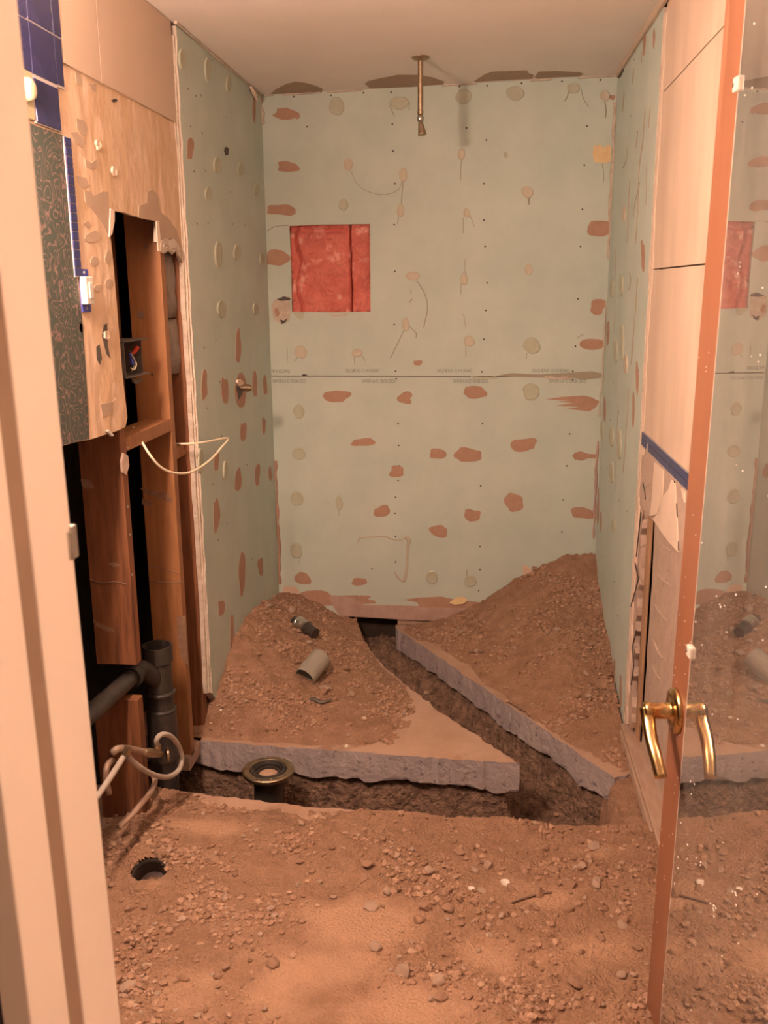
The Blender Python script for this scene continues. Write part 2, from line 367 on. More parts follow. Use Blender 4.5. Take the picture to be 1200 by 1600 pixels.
# ------------------------------------------------------------------ FLOOR: cut slab, trench, soil
flo = empty('floor', (0, 3, 0), kind='structure', label='dirt-covered concrete floor slab cut open by a trench')
FRONT = [(-1.30, .3), (.70, .3), (.70, 2.62), (.50, 2.61), (.431, 2.609), (.05, 2.624), (-.5, 2.651), (-1.055, 2.715), (-1.30, 2.73)]
TRI = [(-1.03, 3.065), (-.6, 3.035), (.149, 2.995), (-.14, 3.37), (-.412, 3.805), (-.52, 4.05), (-.60, 4.335), (-1.30, 4.335), (-1.30, 3.1)]
RSL = [(.463, 2.925), (.52, 2.96), (.70, 3.0), (.70, 4.335), (-.41, 4.335), (-.395, 4.28)]
def slab(poly, seed, lab, hole=None):
    r = random.Random(seed); P = jag(poly, .022, .004, seed); n = len(P)
    cx = sum(p[0] for p in P)/n; cy = sum(p[1] for p in P)/n
    rings = []
    for z, inn, jz in ((0, 0, 0), (-.03, 0, .004), (-.065, .0, .006), (-.098, .012, .017), (-.105, .05, .01)):
        rings.append([(p[0]+(cx-p[0])*inn*.2+r.uniform(-.002, .002), p[1]+(cy-p[1])*inn*.2+r.uniform(-.002, .002), z+r.uniform(-jz, jz)*.4+jz*2.2*float(fbm(np.array([p[0]]), np.array([p[1]]), 6, 3, seed)[0]) if z else 0.) for p in P])
    V = [v for g in rings for v in g]; Fc, fm = [], []
    hl_ = [] if hole is None else [(hole[0]+hole[2]*math.cos(k*.3142), hole[1]+hole[2]*math.sin(k*.3142)) for k in range(20)]
    nv = len(V); V += [(p[0], p[1], 0.) for p in hl_]+[(p[0], p[1], -.1) for p in hl_]
    tri = tessellate_polygon([[Vector((p[0], p[1], 0)) for p in q] for q in ([P, hl_] if hl_ else [P])]); Fc += [tuple(i if i < n else i-n+nv for i in t) for t in tri]; fm += [0]*len(tri)
    for k in range(len(hl_)): Fc.append((nv+k, nv+(k+1) % 20, nv+20+(k+1) % 20, nv+20+k)); fm.append(1)
    for k in range(len(rings)-1):
        for i in range(n): Fc.append((k*n+i, k*n+(i+1) % n, (k+1)*n+(i+1) % n, (k+1)*n+i)); fm.append(1)
    o = mk('slab_section', V, Fc, ['slabtop', 'concrete'], flo, fm=fm); o['label'] = lab; return o
slab(FRONT, 1, 'front slab section under loose dirt', (-.914, 2.245, .060))
slab(TRI, 2, 'triangular slab section with grey cut edge pointing right')
slab(RSL, 3, 'right slab section with long diagonal grey cut edge')
def trench_z(x, y):
    # under the slabs the ground reaches their underside, in the cut it has been dug away
    ins = inside(x, y, FRONT) | inside(x, y, TRI) | inside(x, y, RSL)
    d = np.minimum(np.minimum(dist_poly(x, y, FRONT), dist_poly(x, y, TRI)), dist_poly(x, y, RSL))
    s = np.where(ins, d, -d)+.02*fbm(x, y, 9, 3, 5)
    t = np.clip((s+.035)/.075, 0, 1); t = t*t*(3-2*t)
    along = np.clip((y-2.95)/1.35, 0, 1)
    deep = -.36+.26*along**.8
    right = np.clip((x-.30)/.18, 0, 1)*np.clip((2.95-y)/.1, 0, 1); deep = deep+.12*right
    z = deep*(1-t)+(-.115)*t
    return np.minimum(z+(.034*fbm(x, y, 8, 5, 11, .6)+2.6*grit(x, y, 15)-.012)*(1-.4*t), np.where(ins, -.102, 1))
tr, TRV = soil_mesh('trench_soil', -1.30, .60, 2.55, 4.60, .007, trench_z, 'soil_damp', flo)
tr['label'] = 'dug earth at the bottom and sides of the trench'; tr['kind'] = 'stuff'
# loose rim fill beside the right wall, where the slab was broken away
def rimf(x, y): return -.012+.02*fbm(x, y, 9, 4, 31)+1.5*grit(x, y, 35)-.34*np.clip((.452+.03*fbm(x, y, 14, 3, 33)-x)/.035, 0, 1)
# soil spread over the front slab
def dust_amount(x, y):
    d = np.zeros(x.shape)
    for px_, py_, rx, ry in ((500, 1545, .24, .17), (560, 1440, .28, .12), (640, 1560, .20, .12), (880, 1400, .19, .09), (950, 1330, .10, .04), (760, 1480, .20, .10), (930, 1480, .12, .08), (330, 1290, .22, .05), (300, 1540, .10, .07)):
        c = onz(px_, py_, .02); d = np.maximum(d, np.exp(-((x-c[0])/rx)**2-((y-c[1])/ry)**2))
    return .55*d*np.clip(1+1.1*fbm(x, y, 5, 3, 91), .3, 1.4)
def front_z(x, y):
    rough = np.clip(.55+1.3*fbm(x, y, 2.2, 2, 3), .18, 1.25)
    rough = rough*(1-.75*np.clip(1.6*dust_amount(x, y), 0, 1))
    z = .010+.022*fbm(x, y, 1.9, 2, 41)+rough*(.016*fbm(x, y, 8, 3, 21, .6)+1.9*grit(x, y, 23))
    z = z+.035*np.exp(-((x+1.02)**2/.02+(y-2.45)**2/.05))+.03*np.exp(-((x-.48)**2/.008+(y-2.35)**2/.08))
    z = z+.03*np.exp(-((x+.2)**2/.5+(y-1.3)**2/.16))
    edge = dist_poly(x, y, [(-1.30, 2.73), (-1.055, 2.715), (-.5, 2.651), (.05, 2.624), (.431, 2.609), (.46, 2.62)])
    z = z-.024*np.exp(-(edge/.10)**2)*np.clip((-.35-x)/.2, 0, 1)+.006*np.exp(-(edge/.05)**2)*np.clip((x+.45)/.2, 0, 1)
    pit = np.hypot(x+.914, y-2.245+.006); z = z+.02*np.exp(-((pit-.085)/.03)**2)-.03*np.exp(-(pit/.05)**2)
    return np.where(x > -.4, np.maximum(z, .003), np.maximum(z, -.012))
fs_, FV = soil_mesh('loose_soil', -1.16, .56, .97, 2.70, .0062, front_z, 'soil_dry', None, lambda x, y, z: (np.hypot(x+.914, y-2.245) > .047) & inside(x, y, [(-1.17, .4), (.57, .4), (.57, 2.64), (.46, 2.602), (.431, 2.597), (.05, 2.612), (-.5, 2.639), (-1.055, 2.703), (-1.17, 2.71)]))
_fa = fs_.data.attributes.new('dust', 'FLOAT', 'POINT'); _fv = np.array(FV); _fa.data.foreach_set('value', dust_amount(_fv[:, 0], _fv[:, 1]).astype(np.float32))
tag(fs_, 'loose tan dirt spread over the floor in the foreground', 'dirt', kind='stuff')
# heap in the back left corner
def C3(px, py, h): p = onz(px, py, h); return (p[0], p[1], h)
lc = [(XL, 4.38, .14), (XL, 3.98, .225), (XL, 3.689, .262), (XL, 3.474, .235), (XL, 3.339, .181), (XL, 3.22, .126), (-1.08, 3.25, .08), (-1.1, 3.1, .02), (-1.2, 3.6, .2), (-1.2, 4.2, .15)]
lc += [(ony(x, y, D)[0], D, ony(x, y, D)[2]) for x, y in ((470, 930), (500, 946), (530, 964))]
lc += [C3(*a) for a in ((472, 985, .13), (440, 1000, .17), (483, 1062, .075), (540, 985, .04), (565, 1010, .028), (598, 1045, .006), (420, 1060, .14), (380, 1100, .105), (350, 1120, .06), (318, 1150, .012), (400, 1152, .018), (480, 1165, .012), (430, 1120, .055), (540, 1120, .03), (560, 1155, .004), (560, 1075, .045), (605, 1095, .012), (640, 1070, -.006), (640, 1120, -.004), (700, 1120, -.012), (780, 1180, -.02), (650, 1180, -.012), (520, 1185, -.008))]
lc += [(-1.0, 3.085, .001), (-.85, 3.068, -.002), (-.7, 3.058, -.002), (-.55, 3.05, -.003), (-.4, 3.045, -.006)]
lf = rbf(lc)
def left_z(x, y):
    b = lf(x, y); e = np.clip(dist_poly(x, y, [(-1.2, 3.08), (-1.03, 3.075), (-.6, 3.045), (.135, 3.003), (-.6, 3.044), (-1.03, 3.074)])/.07, 0, 1); b = b*e-.003*(1-e); return b+e*(.010*fbm(x, y, 9, 4, 51, .6)+1.5*grit(x, y, 53))*np.clip(.45+b*12, .05, 1.15)
TRI_IN = [(-1.03, 3.073), (-.6, 3.043), (.135, 3.003), (-.15, 3.365), (-.424, 3.80), (-.53, 4.05), (-.60, 4.335), (-1.16, 4.335), (-1.16, 3.08)]
ls_, LV = soil_mesh('soil_heap', -1.15, .14, 3.0, 4.3257, .0065, left_z, 'soil', None, lambda x, y, z: inside(x, y, TRI_IN) & (z > -.003))
tag(ls_, 'brown dirt heap in the back left corner below the green wall', 'dirt heap', kind='stuff')
# heap in the back right corner
rc = [(ony(x, y, D)[0], D, ony(x, y, D)[2]) for x, y in ((640, 978), (700, 966), (745, 945), (790, 915), (812, 903), (845, 885), (885, 867), (928, 865))]
rc += [(XR, 4.193, .30), (XR, 3.9, .19), (XR, 3.564, .085), (XR, 3.255, .02)]
rc += [C3(*a) for a in ((690, 1005, .0), (740, 1042, .0), (790, 1086, .0), (850, 1130, .0), (900, 1165, .0), (950, 1198, -.004), (640, 985, .01), (760, 1000, .075), (830, 970, .20), (850, 1040, .12), (800, 1040, .06), (900, 1000, .20), (880, 1090, .07), (930, 1120, .04), (650, 1010, -.01), (730, 1065, -.015), (800, 1125, -.015), (880, 1180, -.015), (940, 1215, -.02))]
rf = rbf(rc)
def right_z(x, y):
    b = rf(x, y); return b+(.010*fbm(x, y, 9, 4, 61, .6)+1.5*grit(x, y, 63))*np.clip(.45+b*10, .05, 1.1)
RSL_IN = [(.455, 2.945), (.54, 2.99), (.545, 4.3257), (-.40, 4.3257), (-.385, 4.28)]
rs_, RV = soil_mesh('soil_heap', -.42, .5405, 2.93, 4.3257, .0065, right_z, 'soil', None, lambda x, y, z: inside(x, y, RSL_IN) & (z > -.003))
tag(rs_, 'tall brown dirt heap in the back right corner', 'dirt heap', kind='stuff')
# broken rim between trench end and right wall
rim, RMV = soil_mesh('trench_rim', .39, .57, 2.56, 3.02, .0065, rimf, 'soil', flo, lambda x, y, z: (z > -.30))
rim['kind'] = 'stuff'; rim['label'] = 'crumbled earth at the right end of the trench'

# ------------------------------------------------------------------ CEILING
ce = mk('ceiling', *(lambda a: (a[0], a[1]))(join(([(-1.7, -1.7, HZ(-1.7)), (1.7, -1.7, HZ(1.7)), (1.7, 4.5, HZ(1.7)), (-1.7, 4.5, HZ(-1.7)), (-1.7, -1.7, HZ(-1.7)+.05), (1.7, -1.7, HZ(1.7)+.05), (1.7, 4.5, HZ(1.7)+.05), (-1.7, 4.5, HZ(-1.7)+.05)],
     [(0, 3, 2, 1), (4, 5, 6, 7), (0, 1, 5, 4), (1, 2, 6, 5), (2, 3, 7, 6), (3, 0, 4, 7)]))), 'ceil')
tag(ce, 'off-white painted ceiling with torn paper along the back edge', kind='structure')
for pix in ([(423, 147), (432, 139), (448, 131), (462, 128), (478, 130), (492, 134), (504, 139), (503, 144), (460, 146)],
            [(570, 131), (575, 127), (596, 122), (622, 117), (650, 117), (675, 121), (694, 128), (692, 132), (640, 136), (578, 138)],
            [(741, 127), (758, 116), (770, 112), (800, 111), (823, 110), (826, 115), (834, 118), (832, 123), (790, 125), (745, 128)],
            [(835, 121), (842, 112), (868, 111), (905, 113), (912, 116), (905, 119), (865, 121), (840, 123)]):
    flat_patch('torn_patch', CEIL, [(x, y-.5) for x, y in pix], 'ceilbrown', ce, .0015)
for (a, b, s) in (((412, 147), (425, 146), 1), ((440, 145.5), (500, 142.5), 2), ((510, 141.5), (566, 138), 3), ((690, 131), (745, 127), 4), ((830, 121.5), (862, 119.5), 5), ((905, 118), (962, 116.5), 6)):
    p, q = CEIL.px(*a), CEIL.px(*b)
    sheet('plaster_rib', CEIL, [jag([(p[0], D-.012), (q[0], D-.012), (q[0], D), (p[0], D)], .02, .003, s)], 0, .006, 'gyp', 'gyp', ce)

# ------------------------------------------------------------------ BACK WALL
wb = empty('wall_back', (0, D, 0), kind='structure', label='back wall of pale green drywall with glue dabs and torn spots')
hole = [BACK.px(*p) for p in ((452, 353), (500, 351), (578, 350), (579, 487), (520, 488), (456, 487), (455, 420))]
Wx0, Wx1 = XL-.02, XR+.02
up_sheet = sheet('drywall_sheet', BACK, [[(Wx0, 1.2205), (Wx1, 1.2205), (Wx1, HZ(Wx1)), (Wx0, HZ(Wx0))], hole], -.0127, 0, 'green', 'gyp', wb); up_sheet['label'] = 'upper green drywall sheet with square cut-out'
bottom = [(Wx0, .02), (-.70, .03), (-.62, .043), (-.3, .040), (-.1, .034), (Wx1, .02)]
lo_sheet = sheet('drywall_sheet', BACK, [[*bottom, (Wx1, 1.2165), (Wx0, 1.2165)]], -.0127, 0, 'green', 'gyp', wb); lo_sheet['label'] = 'lower green drywall sheet with torn brown spots'
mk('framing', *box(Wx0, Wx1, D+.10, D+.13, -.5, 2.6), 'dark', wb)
mk('sole_plate', *join(box(-1.0, -.64, D+.013, D+.10, -.0, .038), box(-.40, .56, D+.013, D+.10, -.0, .038)), 'wooddust', wb)
for x in (-.905, -.45): mk('stud', *box(x-.019, x+.019, D+.05, D+.10, .04, 2.44), 'wood', wb)

def wallmarks(pl, par, browns=(), dabs=(), screws=(), strands=(), sd=0, pm=None):
    for i, b in enumerate(browns):
        cx, cy, ww, hh = b[:4]; flat_patch('torn_patch', pl, blob(cx, cy, ww, hh, sd+i*3+1, b[4] if len(b) > 4 else .22, 22, .85), 'brown', par(cy) if callable(par) else par)
    for i, b in enumerate(dabs):
        cx, cy, ww, hh = b[:4]; m = b[4] if len(b) > 4 else 'glue'
        dab('glue_dab', pl, blob(cx, cy, ww, hh, sd+500+i, .10, 18), m, par(cy) if callable(par) else par)
    for i, (cx, cy) in enumerate(screws):
        u, v = pl.px(cx, cy); p = pl.m(u, v, -.001); q = pl.m(u, v, .0012); ax = np.array(q)-np.array(p)
        mk('screw_head', *lathe_capped([(.0042, 0), (.0042, .0016), (.0025, .002)], p, ax, 8), 'black', par(cy) if callable(par) else par)
    for i, (pts, wd) in enumerate(strands):
        P3 = [pl.m(*pl.px(*p), .0006) for p in pts]
        mk('glue_strand', *tube(P3, [wd*.0011]*2, 6, 5), 'strand', par(pts[0][1]) if callable(par) else par)
pb = lambda cy: up_sheet if cy < 587 else lo_sheet
wallmarks(BACK, pb,
  browns=[(440, 328, 44, 18), (433, 403, 36, 26), (937, 357, 38, 27, .12), (934, 479, 24, 24), (925, 538, 37, 18, .1), (526, 619, 40, 19), (633, 622, 25, 17, .35), (742, 613, 36, 19),
          (568, 691, 35, 13), (684, 709, 25, 17), (731, 711, 43, 22), (818, 695, 42, 20), (620, 737, 24, 17), (597, 799, 24, 18), (686, 830, 27, 19), (738, 805, 27, 18), (803, 785, 28, 29), (910, 802, 38, 17), (473, 904, 23, 20), (561, 909, 24, 12), (653, 567, 14, 8), (957, 152, 9, 8)],
  dabs=[(526, 166, 26, 28), (624, 161, 32, 20), (724, 151, 26, 24), (805, 146, 27, 24), (896, 138, 20, 17), (945, 150, 15, 17, 'glue_tan'), (544, 257, 15, 19, 'glue_tan'), (630, 273, 13, 22, 'glue_tan'), (626, 329, 12, 20, 'glue_tan'), (537, 320, 15, 18), (721, 241, 13, 17, 'glue_tan'), (790, 242, 6, 10), (824, 300, 19, 19, 'glue_tan'),
        (729, 333, 11, 15, 'glue_tan'), (645, 431, 22, 14, 'glue_tan'), (634, 507, 11, 22, 'glue_tan'), (725, 436, 12, 18, 'glue_tan'), (826, 421, 13, 17, 'glue_tan'), (470, 550, 20, 20, 'glue_tan'), (558, 551, 17, 12, 'glue_tan'), (733, 533, 17, 17, 'glue_tan'), (831, 540, 26, 27), (830, 612, 26, 27), (467, 643, 18, 22), (467, 709, 20, 20), (464, 779, 22, 22), (530, 786, 11, 24), (463, 860, 19, 24), (675, 902, 19, 20), (735, 908, 20, 18)],
  screws=[(459, 151), (517, 149), (568, 145), (611, 144), (718, 135), (761, 134), (815, 130), (878, 127), (938, 125), (480, 198), (613, 194), (614, 236), (617, 287), (616, 351), (729, 200), (760, 219), (917, 197), (756, 287), (913, 258), (756, 344), (910, 327), (758, 385), (907, 385), (617, 424), (761, 442), (903, 467), (616, 507), (759, 485), (756, 530), (899, 541), (618, 580), (753, 581), (895, 580), (619, 592), (895, 593), (622, 662), (623, 696), (754, 662), (890, 678), (893, 634), (751, 711), (751, 759), (886, 728), (880, 781), (878, 831), (624, 728), (622, 751), (618, 777), (617, 802), (618, 838), (618, 878), (581, 889), (750, 854), (750, 890), (748, 923)],
  strands=[([(548, 266), (556, 284), (572, 298), (600, 304), (622, 297), (627, 285)], 1), ([(630, 283), (627, 318)], 1.6), ([(623, 338), (621, 350)], 1.4), ([(651, 438), (664, 460), (668, 482), (662, 512)], 1.7), ([(632, 514), (622, 535), (610, 560)], 1.6), ([(632, 498), (643, 513), (650, 520), (650, 528)], 1.6), ([(722, 248), (720, 262), (720, 282)], 1.3), ([(724, 340), (724, 365)], 1.3), ([(733, 334), (738, 345), (741, 354)], 1), ([(727, 405), (726, 420), (729, 430)], 1), ([(720, 443), (720, 460)], 1.2), ([(724, 490), (728, 512)], 1), ([(728, 541), (728, 558)], 1.2),
           ([(553, 552), (554, 570)], 1.2), ([(566, 556), (571, 564)], 1.2), ([(465, 558), (461, 564)], 1.2), ([(449, 545), (449, 566)], .9), ([(889, 142), (886, 152), (882, 158)], 2), ([(908, 140), (912, 155), (920, 167)], 1.4), ([(609, 165), (612, 172), (616, 181)], 1.6), ([(640, 160), (639, 172)], 1.3), ([(945, 158), (947, 172), (946, 184)], 2.2), ([(941, 256), (943, 270), (943, 285)], 1.3), ([(827, 308), (826, 320)], 3.4), ([(417, 361), (430, 354), (452, 352)], 1.2), ([(823, 551), (822, 561)], 1.3), ([(901, 528), (912, 522)], 1.2), ([(530, 797), (530, 806)], 1.3), ([(469, 870), (468, 880)], 1.3), ([(730, 890), (729, 900)], 1.6), ([(642, 452), (643, 459)], 1.6), ([(640, 473), (643, 468), (646, 470)], 1.6)])
for pts, rr_ in (([(560, 847), (563, 840), (580, 838.5), (603, 838), (612, 842), (626, 843), (634, 839)], .0042), ([(633, 839), (639, 844), (637, 856), (636, 880), (634, 898), (631, 909)], [.008, .010, .006, .005, .007, .008]), ([(630, 909), (623, 903), (617, 893)], .0045)):
    P3 = [BACK.m(*BACK.px(*p), .0005) for p in pts]; mk('glue_strand', *tube(P3, rr_, 8, 5, flat=.45, fdir=(0, 1, 0)), 'glue_tan', lo_sheet, smooth=True)
# patches with outlines of their own
def own(pix, m='brown', par=lo_sheet, t=.0012, nm='torn_patch'): return flat_patch(nm, BACK, pix, m, par, t)
own([(425, 180), (432, 176), (433, 170), (448, 168), (460, 173), (468, 177), (469, 184), (463, 187), (463, 184), (452, 187), (440, 187), (432, 184)], par=up_sheet)
own([(434, 253), (447, 251), (462, 256), (469, 263), (467, 267), (450, 269), (434, 267), (436, 260)], par=up_sheet)
own([(851, 624), (880, 620), (912, 618), (925, 621), (932, 625), (937, 627), (931, 636), (921, 643), (905, 641), (885, 639), (905, 636), (868, 634), (895, 630), (870, 627), (892, 626)])
own([(894, 712), (899, 707), (908, 705), (918, 709), (934, 710), (933, 716), (918, 716), (909, 720), (898, 718)])
own([(928, 228), (938, 226), (943, 232), (948, 226), (955, 228), (955, 252), (944, 255), (928, 253), (926, 240)], 'yellowpaper', up_sheet, .003, 'paper_scrap')
own([(424, 477), (430, 468), (440, 466), (452, 462), (454, 485), (452, 500), (440, 507), (428, 499)], 'gyp', up_sheet, .004, 'broken_gypsum')
own([(432, 468), (444, 463), (454, 466), (453, 469), (440, 470)], 'black', up_sheet, .005, 'broken_gypsum')
own([(428, 484), (434, 481), (438, 490), (433, 496)], 'brown', up_sheet, .0055, 'broken_gypsum')
own([(438, 499), (444, 501), (450, 497), (446, 504), (440, 506)], 'black', up_sheet, .0055, 'broken_gypsum')
own([(454, 487), (476, 488), (473, 498), (466, 499), (462, 493)], 'glue', up_sheet, .002, 'broken_gypsum')
own([(512, 489), (520, 492), (545, 490), (542, 493), (520, 495)], 'gyp', up_sheet, .002, 'broken_gypsum')
# torn strip along the foot of the wall
own([(470, 926), (480, 923), (500, 922), (512, 925), (518, 931), (560, 930), (566, 936), (585, 938), (588, 943), (560, 944), (520, 946), (480, 948), (462, 944)], 'brown')
own([(514, 934), (520, 930), (553, 934), (562, 943), (572, 945), (626, 946), (700, 948), (744, 946), (745, 966), (700, 971), (630, 968), (530, 962), (522, 950)], 'pinkplaster', t=.002)
own([(630, 937), (652, 934), (690, 932), (716, 938), (752, 941), (756, 948), (720, 950), (655, 948), (652, 941)], 'brown', t=.0025)
own([(564, 930), (580, 931), (571, 940), (555, 936)], 'brown', t=.003)
# frayed joint between the two sheets
own([(775, 587), (800, 583), (840, 585), (880, 583), (925, 580), (942, 584), (943, 590), (915, 593), (890, 590), (850, 590), (800, 588.5)], 'strand', lo_sheet, .0016, 'frayed_paper')
own([(850, 588), (862, 588), (870, 590), (882, 588), (893, 589), (893, 593), (870, 593), (853, 592)], 'gyp', lo_sheet, .002, 'frayed_paper')
own([(471, 587.5), (473, 585), (476, 584.5), (483, 587.5)], 'black', lo_sheet, .0016, 'frayed_paper')
own([(733, 586), (738, 588), (760, 589), (775, 588), (778, 592), (755, 593), (740, 592)], 'glue', lo_sheet, .002, 'frayed_paper')
mk('seam_shadow_gap', *box(Wx0, Wx1, D+.009, D+.012, 1.2165, 1.2205), 'dark', wb)
# printed board marks
def print_text(txt, px0, px1, py, flip, par):
    cu = bpy.data.curves.new('print', 'FONT'); cu.body = txt; cu.size = 1; cu.align_x = 'CENTER'; cu.align_y = 'CENTER'
    t = bpy.data.objects.new('print', cu); COL.objects.link(t); dg = bpy.context.evaluated_depsgraph_get(); dg.update()
    me = bpy.data.meshes.new_from_object(t.evaluated_get(dg)); bpy.data.objects.remove(t)
    a = np.array([v.co[:] for v in me.vertices]); a -= (a.max(0)+a.min(0))/2; ext = a.max(0)-a.min(0)
    (u0, v0), (u1, v1) = BACK.px(px0, py), BACK.px(px1, py); sx = (u1-u0)/ext[0]; sz = .0165/ext[1]*(1.0)
    k = -1 if flip else 1
    V = [((u0+u1)/2+k*p[0]*sx, D-.0007, v0+k*p[1]*sz) for p in a]; mk('printed_text', V, [tuple(p.vertices) for p in me.polygons], 'ink', par)
for a, b in ((540, 593), (683, 738), (832, 890)): print_text('GOLD BOND 1/2, M R BOARD', a, b, 579.5, False, up_sheet)
print_text('M R BOARD', 426, 453, 580, False, up_sheet)
for a, b in ((426, 478), (565, 618), (708, 763), (858, 916)): print_text('GOLD BOND 1/2, M R BOARD', a, b, 595, True, lo_sheet)
# joint compound beads in the two corners
def bead(pix, par, m='gyp', r=.006, sd=3):
    rr = random.Random(sd); P = []
    for i in range(len(pix)-1):
        for k in range(8):
            t = k/8; x = pix[i][0]+(pix[i+1][0]-pix[i][0])*t; y = pix[i][1]+(pix[i+1][1]-pix[i][1])*t
            q = ony(x, y, D-.003); P.append((q[0]+rr.uniform(-.003, .003), D-.002, q[2]))
    mk('corner_bead', *tube(P, [rr.uniform(.4, 1)*r for _ in P], 6, 0), m, par)
bead([(406, 150), (411, 185), (411, 195)], up_sheet, 'gyp', .012, 1)
bead([(430, 720), (433, 790), (436, 860), (438, 920)], lo_sheet, 'brown', .009, 2)
bead([(962, 160), (957, 260), (953, 360), (950, 410)], up_sheet, 'gyp', .010, 4)
bead([(946, 470), (941, 590), (936, 660)], up_sheet, 'glue_tan', .006, 5)
bead([(934, 690), (930, 780), (927, 850)], lo_sheet, 'pinkplaster', .008, 6)

# pink insulation filling the square cut-out
def batt(u0, u1, v0, v1, lab, sd):
    xs = np.linspace(u0, u1, 90); zs = np.linspace(v0, v1, 110); X, Z = np.meshgrid(xs, zs)
    d = .020*fbm(X+sd, Z, 9, 5, 71+sd, .65)+.020*np.abs(fbm(X+sd, Z, 6, 3, 77+sd))-.03*np.exp(-((X-u0-.055-.012*np.sin(Z*30))/.007)**2)*(sd == 1)-.02*np.exp(-((Z-v1+.055)/.012)**2)*(sd == 1)
    e = np.minimum(np.minimum(X-u0, u1-X), np.minimum(Z-v0, v1-Z)); d = d-.02*np.exp(-(e/.004)**2)
    Y = D+.026-d; n = X.shape
    V = np.stack([X.ravel(), Y.ravel(), Z.ravel()], -1).tolist(); idx = np.arange(X.size).reshape(n)
    Fc = np.stack([idx[:-1, :-1], idx[:-1, 1:], idx[1:, 1:], idx[1:, :-1]], -1).reshape(-1, 4).tolist()
    k = len(V); V += [(u0, D+.095, v0), (u1, D+.095, v0), (u1, D+.095, v1), (u0, D+.095, v1)]
    Fc.append((k+3, k+2, k+1, k))
    for side, (a, b) in ((idx[0, :], (k, k+1)), (idx[-1, ::-1], (k+2, k+3)), (idx[::-1, 0], (k+3, k)), (idx[:, -1], (k+1, k+2))): Fc.append(tuple(side.tolist()[::-1])+(a, b))
    tag(mk('insulation_batt', V, Fc, 'pink', None, smooth=True), lab, 'insulation', 'pink insulation in the wall cut-out')
hx = [p[0] for p in hole]; hz = [p[1] for p in hole]; sx = BACK.px(547, 420)[0]
batt(min(hx)-.02, sx-.0005, min(hz)-.03, max(hz)+.03, 'wide crumpled pink insulation batt in the square wall opening', 1)
batt(sx+.0035, max(hx)+.03, min(hz)-.03, max(hz)+.03, 'narrow pink insulation strip right of the dark joint in the opening', 5)

# ------------------------------------------------------------------ LEFT WALL
wl = empty('wall_left', (XL, 2.8, 0), kind='structure', label='half-stripped left wall with studs, old board and green drywall')
edge = [(3.154+.004*math.sin(z*40)+rnd.uniform(-.004, .004), z) for z in np.linspace(.15, 2.43, 60)]
gl = sheet('drywall_sheet', LEFT, [[(D+.01, .02), (D+.01, 2.445), *edge[::-1], (3.20, .10), (3.25, .02)]], -.028, 0, 'green', 'gyp', wl); gl['label'] = 'green drywall sheet beside the studs'
# layered gypsum edge stripped of its paper
for (y0_, w0_, w1_, am, sd_) in ((3.136, -.028, -.012, .005, 3), (3.146, -.026, -.006, .003, 4)):
    pts_ = [(y0_+rnd.uniform(-am, am)+am*math.sin(z*9+sd_), z) for z in np.linspace(.155, 2.40, 46)]
    sheet('gypsum_edge', LEFT, [[(3.160, .155), (3.160, 2.40), *pts_[::-1]]], w0_, w1_, 'gyp', 'gyp', gl)
wallmarks(LEFT, gl, sd=900,
  browns=[(297, 232, 10, 36), (397, 170, 5, 40), (372, 542, 9, 48), (338, 720, 8, 30), (351, 610, 11, 42), (319, 602, 10, 42), (376, 610, 18, 52, .1), (398, 600, 7, 40), (414, 602, 6, 30), (380, 675, 9, 32), (412, 665, 6, 24), (372, 750, 10, 36), (402, 742, 8, 34), (338, 805, 9, 56), (378, 895, 10, 66), (407, 885, 8, 28), (346, 950, 10, 26), (422, 740, 5, 24), (362, 990, 6, 60)],
  dabs=[(283, 92, 9, 34), (323, 108, 8, 38), (356, 131, 7, 28), (338, 258, 11, 26), (375, 264, 10, 20), (324, 303, 10, 22), (400, 297, 7, 18), (340, 398, 10, 44), (369, 395, 10, 26), (345, 483, 13, 28), (398, 483, 7, 20), (408, 405, 6, 20), (312, 720, 7, 40), (351, 735, 6, 30)],
  screws=[(306, 150), (310, 66), (331, 94), (294, 139), (314, 149), (354, 183), (298, 198), (316, 208), (303, 268), (321, 267), (360, 300), (308, 349), (325, 349), (363, 350), (382, 352), (319, 543), (337, 531), (343, 597), (324, 638), (346, 681), (386, 726), (348, 748), (333, 757), (341, 844), (355, 818), (389, 801), (394, 874)])
dab('glue_dab', LEFT, blob(353, 236, 4, 16, 3, .4), 'black', gl, .006)
# pale tape line along the ceiling
mk('ceiling_tape', *tube([(XL+.004, y, HZ(XL)-.004) for y in np.linspace(3.14, D-.02, 14)], [.006, .004, .007, .003, .005], 6, 0), 'gyp', gl)
mk('ceiling_tape', *tube([onx(392, 136, XL+.01), onx(397, 146, XL+.012), onx(402, 158, XL+.008)], [.006, .010, .003], 7), 'creamtorn', gl)

